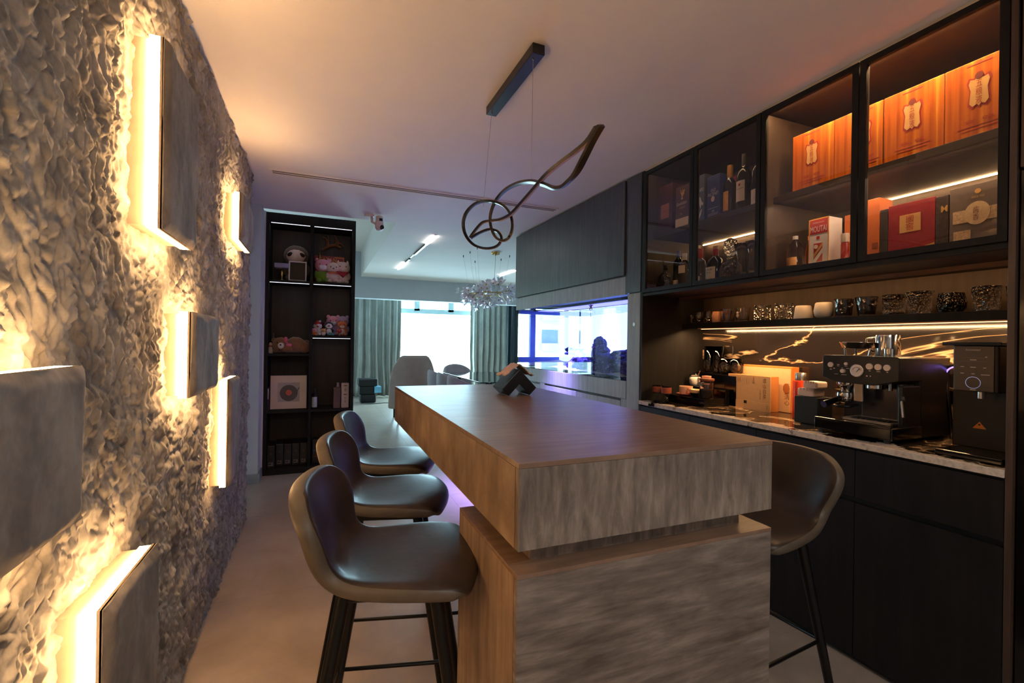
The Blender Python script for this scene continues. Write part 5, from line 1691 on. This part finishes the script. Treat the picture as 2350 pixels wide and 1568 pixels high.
obj('bowl', MB().lathe([(0, 0), (.040, 0), (.043, .01), (.044, .056), (.041, .056), (.040, .012), (0, .008)], 2.33, 2.505, TZ + .005, 26, cap=False), M('peach_glaze', S(232, 186, 150), .3, var=.08, vs=3), c1, smooth=True, auto=50)
obj('handle', MB().tube([(2.315, 2.467, TZ + .05), (2.305, 2.440, TZ + .05), (2.302, 2.432, TZ + .035), (2.306, 2.440, TZ + .018), (2.317, 2.468, TZ + .014)], .005, 8), coral, c1, smooth=True)
c2 = thing('sauce_bowl', 'small cream bowl with a black outside right of the pink cup', 'bowl', (2.31, 2.395, TZ), GC)
obj('bowl', MB().lathe([(0, 0), (.016, 0), (.034, .018), (.048, .050), (.045, .050), (.031, .020), (0, .008)], 2.31, 2.395, TZ, 26, cap=False, sx=.8, sy=1.1), M('cream_glaze', S(226, 180, 130), .3, var=.06), c2, smooth=True)
obj('glaze_dip', MB().lathe([(.017, .0), (.0352, .018), (.040, .028)], 2.31, 2.395, TZ, 26, cap=False, sx=.8, sy=1.1), black_gloss, c2, smooth=True)
j1 = thing('mug', 'white milk mug with glass rim and spoon on the middle step', 'mug', (2.50, 2.60, 1.03), GC)
obj('body', MB().lathe([(0, 0), (.030, 0), (.038, .015), (.040, .045), (.034, .062), (.031, .062), (.034, .045), (.03, .014), (0, .01)], 2.50, 2.60, 1.03, 22, cap=False), white_ceramic, j1, smooth=True)
obj('rim_band', MB().lathe([(.0345, .062), (.036, .066), (.036, .082), (.033, .082), (.032, .062)], 2.50, 2.60, 1.03, 22, cap=False), clear_glass, j1, smooth=True)
obj('handle', MB().tube([(2.492, 2.562, 1.085), (2.488, 2.535, 1.085), (2.486, 2.532, 1.06), (2.492, 2.562, 1.048)], .005, 8), white_ceramic, j1, smooth=True)
obj('spoon', MB().tube([(2.50, 2.60, 1.05), (2.492, 2.545, 1.135)], .003, 6), M('wood_spoon', S(170, 110, 70), .5), j1)
pbx = thing('carton', 'small pink carton on the middle step behind the lidded jar', 'box', (2.50, 2.49, 1.03), GC)
obj('box', MB().box(2.485, 2.452, 1.03, 2.535, 2.522, 1.104), M('pink_card', S(226, 156, 130), .6, var=.04), pbx, bevel=.002)
j2 = thing('storage_jar', 'glass storage jar with a wooden lid in front of the stand', 'jar', (2.30, 2.29, .975), GC)
obj('glass', MB().lathe([(0, 0), (.040, 0), (.044, .008), (.044, .10), (.038, .115), (.036, .115), (.041, .10), (.041, .010), (0, .006)], 2.30, 2.29, .976, 24, cap=False), clear_glass, j2, smooth=True)
obj('contents', MB().lathe([(0, .008), (.0405, .008), (.0405, .055), (0, .056)], 2.30, 2.29, .976, 24, cap=False), M('dark_tea', S(40, 26, 18), .9, var=.5, vs=160), j2, smooth=True, auto=40)
obj('lid', MB().lathe([(0, .114), (.042, .114), (.045, .118), (.045, .126), (.042, .130), (0, .131)], 2.30, 2.29, .976, 24, cap=False), M('lid_wood', S(120, 62, 34), .5, var=.15), j2, smooth=True, auto=40)
tg = [(0, .0), (.024, 0), (.034, .03), (.036, .06), (.034, .19), (.0315, .19), (.0335, .06), (.031, .032), (.02, .012), (0, .010)]
for k, (y, x, s_) in enumerate(((2.545, 2.59, 1.0), (2.462, 2.59, 1.04))):
    y = (2.56, 2.475)[k]
    g = thing('tall_glass', ['tall double walled glass in the corner of the niche', 'tall double walled glass right of the corner glass'][k], 'glass', (x, y, 1.122), 'double walled glasses on the high step')
    obj('outer_wall', MB().lathe([(r * s_, z) for r, z in tg], x, y, 1.122, 24, cap=False), clear_glass, g, smooth=True)
    obj('inner_wall', MB().lathe([(0, .03), (.016, .032), (.026, .06), (.030, .188), (.029, .188), (.025, .062), (.015, .035), (0, .033)], x, y, 1.122, 20, cap=False), clear_glass, g, smooth=True)
sg = [(0, 0), (.026, 0), (.040, .024), (.044, .055), (.041, .108), (.0385, .108), (.0415, .055), (.037, .026), (.022, .012), (0, .01)]
for k, y in enumerate((2.375, 2.285)):
    g = thing('short_glass', ['short round double walled glass, left one of the pair', 'short round double walled glass beside the tea boxes'][k], 'glass', (2.55, y, 1.122), 'double walled glasses on the high step')
    obj('outer_wall', MB().lathe(sg, 2.55, y, 1.122, 24, cap=False), clear_glass, g, smooth=True)
    obj('inner_wall', MB().lathe([(0, .022), (.020, .024), (.033, .055), (.037, .106), (.036, .106), (.032, .056), (.019, .027), (0, .025)], 2.55, y, 1.122, 20, cap=False), clear_glass, g, smooth=True)

# tea boxes
kraft = M('kraft_card', S(214, 174, 128), .75, var=.05, vs=40)
kraft_s = M('kraft_side', S(176, 112, 54), .7, var=.06)
ink = M('brown_ink', S(96, 58, 34), .7)
TX1, TX2 = 2.478, 2.562
tb1 = thing('tea_box', 'large pale kraft tea box with brown brush writing, standing in front', 'box', (TX1, 2.13, CT), GC)
obj('box', MB().box(TX1 + .003, 1.975, CT, TX1 + .07, 2.284, 1.136), kraft_s, tb1, bevel=.0015)
obj('front_board', MB().box(TX1, 1.975, CT + .05, TX1 + .003, 2.284, 1.136), kraft, tb1)
obj('lower_flap', MB().box(TX1 - .001, 1.975, CT, TX1 + .003, 2.284, CT + .0495), kraft, tb1)
decal('black_tab', rect(.021, .018), (TX1 - .001, 2.150, CT + .043), '-x', black_p2, tb1)
text('lettering', '虞\n山\n白\n茶', (TX1, 2.014, 1.062), '-x', ink, tb1, w=.024, h=.124)
text('lettering', '中\n国\n名\n茶', (TX1, 2.044, 1.022), '-x', ink, tb1, w=.008, h=.060)
for k in range(12):
    decal('print_column', rect(.0022, .026 if k % 3 else .034), (TX1, 2.266 - k * .0075, 1.112), '-x', M('soft_ink', S(186, 140, 92), .7), tb1)
decal('print_column', rect(.004, .045), (TX1, 2.140, 1.100), '-x', MATS['soft_ink'], tb1)
decal('print_column', rect(.010, .030), (TX1, 2.090, 1.112), '-x', MATS['soft_ink'], tb1)
decal('print_column', rect(.006, .024), (TX1 - .001, 1.995, CT + .026), '-x', MATS['soft_ink'], tb1)
tb2 = thing('tea_box', 'taller kraft tea box with an orange edge standing behind', 'box', (TX2, 2.07, CT), GC)
obj('box', MB().box(TX2 + .0025, 1.905, CT, TX2 + .065, 2.288, 1.196), M('orange_board', S(206, 112, 42), .6, var=.05), tb2, bevel=.002)
obj('front_board', MB().box(TX2, 1.911, CT + .003, TX2 + .0025, 2.278, 1.186), kraft, tb2)
text('lettering', '茶\n语\n清\n心', (TX2, 1.932, 1.035), '-x', ink, tb2, w=.034, h=.13)
decal('floral_print', disc(.022, 9, ry=.03), (TX2 - .001, 1.936, 1.07), '-x', M('floral_brown', S(150, 88, 40), .7), tb2)

# flask
fk = thing('thermos_flask', 'orange red thermos flask with a steel cap', 'flask', (2.46, 1.774, CT), GC)
obj('body', MB().lathe([(0, 0), (.037, 0), (.039, .004), (.039, .20), (.037, .206), (.03, .207)], 2.46, 1.774, CT, 28, cap=False), M('orange_paint', S(226, 64, 22), .35, var=.04), fk, smooth=True, auto=40)
obj('cap', MB().lathe([(.028, .205), (.029, .208), (.029, .244), (.026, .250), (0, .251)], 2.46, 1.774, CT, 28, cap=False), steel, fk, smooth=True, auto=40)
# black cube with tissue packs
cb = thing('caddy', 'black square caddy beside the espresso machine', 'caddy', (2.36, 1.64, CT), GC)
obj('box', MB().box(2.31, 1.575, CT, 2.42, 1.70, 1.062), black_matte, cb, bevel=.003)
pw_ = M('paper_white', S(230, 206, 190), .7, var=.03)
for k, (y0, y1, z0, z1, lbl) in enumerate(((1.600, 1.690, 1.063, 1.105, 'lower white folded paper packet on the black caddy'), (1.585, 1.660, 1.106, 1.142, 'upper white folded paper packet on the black caddy'))):
    q = thing('paper_packet', lbl, 'packet', (2.35, (y0 + y1) / 2, z0), 'white paper packets')
    m = MB().box(2.315, y0, z0, 2.40, y1, z1)
    obj('wrapper', m, pw_, q, bevel=.008)
    P = [[(2.313 - .004 * (i % 2), y0 + (y1 - y0) * .15 + (y1 - y0) * .7 * i / 8, z1 + .002 - .012 * k2) for k2 in range(2)] for i in range(9)]
    o_ = obj('folded_end', MB().grid(P), pw_, q)
    o_.modifiers.new('solid', 'SOLIDIFY').thickness = .002

# ---------------------------------------------------------------- espresso machine
em = thing('espresso_machine', 'black espresso machine with round gauge, grinder and drip tray', 'coffee machine', (2.18, 1.32, CT))
ebl = M('machine_black', S(20, 18, 18), .32, var=.08)
my0, my1 = 1.168, 1.480
obj('rear_housing', MB().box(2.36, my0, CT + .012, 2.58, my1, 1.278), ebl, em, bevel=.006)
obj('side_wall', MB().box(2.235, my0, CT + .012, 2.36, my0 + .018, 1.16), ebl, em, bevel=.003)
obj('top_plate', MB().box(2.225, my0, 1.268, 2.58, my1, 1.280), M('machine_top', S(52, 40, 34), .3), em, bevel=.003)
obj('backplate', MB().box(2.345, my0 + .018, 1.0, 2.362, my1 - .09, 1.165), M('steel_dark', S(92, 88, 90), .22, metal=.9), em, bevel=.001)
pn = obj('control_panel', MB().prism([(-.158, -.042), (-.10, -.062), (.06, -.066), (.158, -.040), (.158, .056), (.15, .060), (-.15, .060), (-.158, .052)], (2.203, 1.324, 1.222), (0, -1, 0), (0, 0, 1), (-1, 0, 0), .16), ebl, em, bevel=.003)
ivory = M('button_steel', S(222, 200, 184), .3, metal=.4)


def knob(nm, y, z, r, d=.006, m_=ivory, par=None):
    return obj(nm, MB().lathe([(0, 0), (r, 0), (r, -d * .7), (r * .85, -d), (0, -d)], 0, 0, 0, 20, R=Matrix.Rotation(PI / 2, 3, 'Y'), cap=False) if False else MB().prism(disc(r, 20), (2.203 - d, y, z), (0, -1, 0), (0, 0, 1), (-1, 0, 0), d + .001), m_, par or pn, bevel=min(.001, r * .15))


knob('button', 1.443, 1.238, .012)
knob('button', 1.375, 1.245, .007)
knob('dial', 1.386, 1.212, .009, .012)
knob('button', 1.277, 1.238, .0135)
knob('button', 1.243, 1.237, .0135)
knob('button', 1.209, 1.236, .0135)
gz = obj('gauge', MB().prism(disc(.0285, 28), (2.197, 1.327, 1.217), (0, -1, 0), (0, 0, 1), (-1, 0, 0), .007), chrome, pn, bevel=.0015)
for nm_, y, z, w, h in (('print', 1.443, 1.217, .010, .004), ('print', 1.410, 1.240, .010, .003), ('print', 1.410, 1.234, .010, .002), ('print', 1.376, 1.234, .012, .002), ('print', 1.384, 1.195, .022, .002), ('print', 1.418, 1.196, .016, .002), ('print', 1.277, 1.219, .008, .003), ('print', 1.243, 1.218, .014, .003), ('print', 1.209, 1.217, .006, .004),
                        ('print', 1.288, 1.196, .006, .005), ('print', 1.274, 1.196, .003, .006), ('print', 1.428, 1.222, .006, .005), ('print', 1.368, 1.224, .012, .002), ('print', 1.392, 1.225, .008, .002)):
    decal('print', rect(w, h), (2.203, y, z), '-x', M('panel_print', S(206, 180, 160), .6), em)
decal('gauge_face', disc(.0245, 24), (2.1968, 1.327, 1.217), '-x', M('gauge_face', S(226, 206, 190), .5), em)
decal('gauge_arc', [(.018 * math.cos(a), .018 * math.sin(a)) for a in [.2 + 2.6 * i / 12 for i in range(13)]] + [(.0155 * math.cos(a), .0155 * math.sin(a)) for a in [2.8 - 2.6 * i / 12 for i in range(13)]], (2.1959, 1.327, 1.215), '-x', M('gauge_grey', S(130, 116, 108), .5), em)
decal('gauge_needle', [(-.001, -.004), (.001, -.004), (.013, .010), (.011, .012)], (2.1955, 1.327, 1.215), '-x', black_p2, em)
# grinder head and portafilter on the left
obj('grinder_outlet', MB().lathe([(.038, 0), (.038, -.02), (.030, -.03), (.022, -.045), (.022, -.055)], 2.275, 1.418, 1.168, 22), chrome, em, smooth=True, auto=50)
obj('portafilter', MB().lathe([(.034, -.058), (.036, -.07), (.034, -.095), (.018, -.108), (0, -.11)], 2.265, 1.418, 1.168, 22, cap=False), chrome, em, smooth=True)
obj('portafilter_handle', MB().tube([(2.235, 1.42, 1.085), (2.19, 1.428, 1.070), (2.145, 1.436, 1.058)], .012, 12, 0, .016), black_gloss, em, smooth=True, auto=50)
obj('grinder_cradle', MB().tube([(2.30, 1.46, 1.055), (2.24, 1.455, 1.048), (2.225, 1.418, 1.046), (2.24, 1.385, 1.048), (2.30, 1.38, 1.055)], .006, 8), black_metal, em, smooth=True)
obj('tamper_plate', MB().box(2.262, 1.340, 1.075, 2.272, 1.378, 1.165), M('tamper_steel', S(200, 180, 160), .3, metal=.6), em, bevel=.003)
obj('group_head', MB().lathe([(.036, 0), (.036, -.026), (.032, -.030), (0, -.030)], 2.285, 1.300, 1.166, 26, cap=False), chrome, em, smooth=True, auto=40)
obj('hot_water_spout', MB().cyl((2.275, 1.235, 1.168), (2.275, 1.235, 1.135), .009, .007), chrome, em, smooth=True, auto=40)
wn = obj('steam_wand', MB().tube([(2.255, 1.188, 1.165), (2.250, 1.186, 1.135), (2.235, 1.172, 1.10)], .011, 12), black_matte, em, smooth=True, auto=50)
obj('wand_tube', MB().tube([(2.238, 1.175, 1.108), (2.205, 1.150, 1.035)], .0055, 10), chrome, em, smooth=True, auto=50)
# drip tray with steel grid
obj('drip_tray', MB().box(2.150, my0 - .008, CT + .014, 2.36, my1 + .004, .992), black_gloss, em, bevel=.006, seg=3)
obj('tray_lip', MB().box(2.147, my0 - .004, .985, 2.16, my1, .996), black_gloss, em, bevel=.003)
gr = MB()
gr.box(2.205, my0 + .02, .993, 2.215, my1 - .085, 1.004).box(2.33, my0 + .02, .993, 2.34, my1 - .085, 1.004)
gr.box(2.205, my0 + .02, .993, 2.34, my0 + .028, 1.004).box(2.205, my1 - .093, .993, 2.34, my1 - .085, 1.004)
obj('grid_frame', gr, steel, em, bevel=.001)
for k in range(9):
    y = my0 + .038 + k * .0205
    obj('grid_bar', MB().tube([(2.21, y, 1.0), (2.26, y + .006, 1.004), (2.30, y - .004, 1.004), (2.335, y, 1.0)], .0028, 6), steel, em, smooth=True)
for fx, fy in ((2.17, my0 + .02), (2.17, my1 - .02), (2.55, my0 + .02), (2.55, my1 - .02)):
    obj('foot', MB().cyl((fx, fy, CT), (fx, fy, CT + .016), .012), black_matte, em)
# on top of the machine
cp = thing('portafilter_dish', 'wide shallow chrome dosing dish on three legs on top of the espresso machine', 'dish', (2.36, 1.44, 1.28), GC)
obj('dish', MB().lathe([(.052, .034), (.062, .038), (.070, .062), (.072, .064), (.068, .064), (.060, .042), (0, .038)], 2.36, 1.425, 1.28, 28, cap=False), chrome, cp, smooth=True)
for a in (.6, 2.7, 4.8):
    obj('leg', MB().cyl((2.36 + .05 * math.cos(a), 1.425 + .05 * math.sin(a), 1.28), (2.36 + .056 * math.cos(a), 1.425 + .056 * math.sin(a), 1.320), .005, n=8), chrome, cp)
jg = thing('milk_jug', 'polished steel milk jug on top of the espresso machine', 'jug', (2.40, 1.318, 1.28), GC)
obj('body', MB().lathe([(0, .0), (.046, 0), (.048, .006), (.047, .085), (.044, .098), (.041, .098), (.044, .085), (.044, .01), (0, .008)], 2.40, 1.318, 1.28, 28, cap=False), chrome, jg, smooth=True, auto=50)
obj('handle', MB().tube([(2.385, 1.363, 1.365), (2.375, 1.392, 1.362), (2.374, 1.396, 1.325), (2.385, 1.365, 1.300)], .005, 8), chrome, jg, smooth=True)
db = thing('dosing_cup', 'small steel dosing cup beside the milk jug', 'cup', (2.32, 1.262, 1.28), GC)
obj('cup', MB().lathe([(0, 0), (.026, 0), (.028, .035), (.026, .035), (.024, .004), (0, .004)], 2.32, 1.262, 1.28, 22, cap=False), chrome, db, smooth=True, auto=50)

# headphone like blue lit ring at the back
hp = thing('ring_light', 'small blue lit ring stand between the machine and the dispenser', 'light', (2.56, 1.165, CT))
obj('ring', MB().tube([(2.56, 1.135 + .045 * math.cos(a), 1.205 + .045 * math.sin(a)) for a in [PI * i / 16 for i in range(17)]], .007, 8), black_gloss, hp, smooth=True)
obj('blue_led', MB().tube([(2.553, 1.135 + .037 * math.cos(a), 1.205 + .037 * math.sin(a)) for a in [PI * (.1 + .8 * i / 16) for i in range(17)]], .003, 6), emission('blue_led', (.22, .14, 1.0), 1.5), hp, smooth=True)
obj('post', MB().tube([(2.56, 1.180, 1.205), (2.56, 1.165, 1.10), (2.56, 1.15, CT)], .008, 8), black_gloss, hp, smooth=True)

# ---------------------------------------------------------------- water dispenser
wd = thing('water_dispenser', 'tall black water dispenser with a touch panel, at the right end of the worktop', 'dispenser', (2.30, .93, CT))
wbm = M('dispenser_black', S(28, 22, 20), .5, var=.12)
obj('column', MB().box(2.30, .855, CT + .02, 2.55, 1.034, 1.335), wbm, wd, bevel=.004)
obj('head', MB().box(2.205, .862, 1.165, 2.30, .988, 1.332), wbm, wd, bevel=.006, seg=3)
obj('ribbed_top', MB().box(2.215, .860, 1.333, 2.55, 1.030, 1.346), black_matte, wd, bevel=.002)
for k in range(16):
    obj('rib', MB().box(2.2985, .862 + k * .0105, 1.334, 2.301, .867 + k * .0105, 1.347), M('rib_black', S(40, 34, 30), .4), wd)
obj('base', MB().box(2.14, .825, CT, 2.55, 1.015, CT + .022), black_gloss, wd, bevel=.004)
fp = obj('touch_panel', MB().box(2.2015, .874, 1.168, 2.206, .987, 1.330), M('panel_brown', S(62, 50, 44), .3, var=.06), wd, bevel=.001)
wi = M('panel_ink', S(190, 174, 166), .5)
text('lettering', 'focuswater', (2.2015, .931, 1.318), '-x', wi, wd, w=.042, h=.008)
for y, z, w in ((.931, 1.281, .018), (.962, 1.255, .010), (.931, 1.254, .016), (.899, 1.253, .008), (.962, 1.231, .010), (.931, 1.230, .009), (.897, 1.228, .024), (.931, 1.172, .016), (.895, 1.292, .006)):
    decal('print', rect(w, .0028), (2.2015, y, z), '-x', wi, wd)
bar = [(-.037, -.0062), (.037, -.0062), (.037, .0062), (-.037, .0062)]
for s_ in (-1, 1):
    decal('outline', rect(.074, .0008), (2.2015, .931, 1.282 + s_ * .0062), '-x', M('outline_ink', S(110, 96, 88), .5), wd)
rg = [(.0215 * math.cos(2 * PI * k / 32), .0215 * math.sin(2 * PI * k / 32)) for k in range(33)] + [(.0200 * math.cos(2 * PI * k / 32), .0200 * math.sin(2 * PI * k / 32)) for k in range(32, -1, -1)]
obj('dial_ring', MB().tube([(2.2012, .931 + .021 * math.cos(2 * PI * k / 28), 1.198 + .021 * math.sin(2 * PI * k / 28)) for k in range(28)], .0009, 5, closed=True), emission('dial_glow', (.45, .55, 1.0), .12), wd)
obj('spout', MB().cyl((2.235, .921, 1.140), (2.235, .921, 1.166), .011, n=16), chrome, wd, smooth=True, auto=40)
tri = decal('warning_sticker', [(-.020, -.011), (.020, -.011), (.0, .015)], (2.30, .952, 1.032), '-x', M('warning_orange', S(236, 130, 26), .5), wd)
decal('warning_mark', disc(.0035, 12), (2.2992, .952, 1.036), '-x', black_p2, wd)
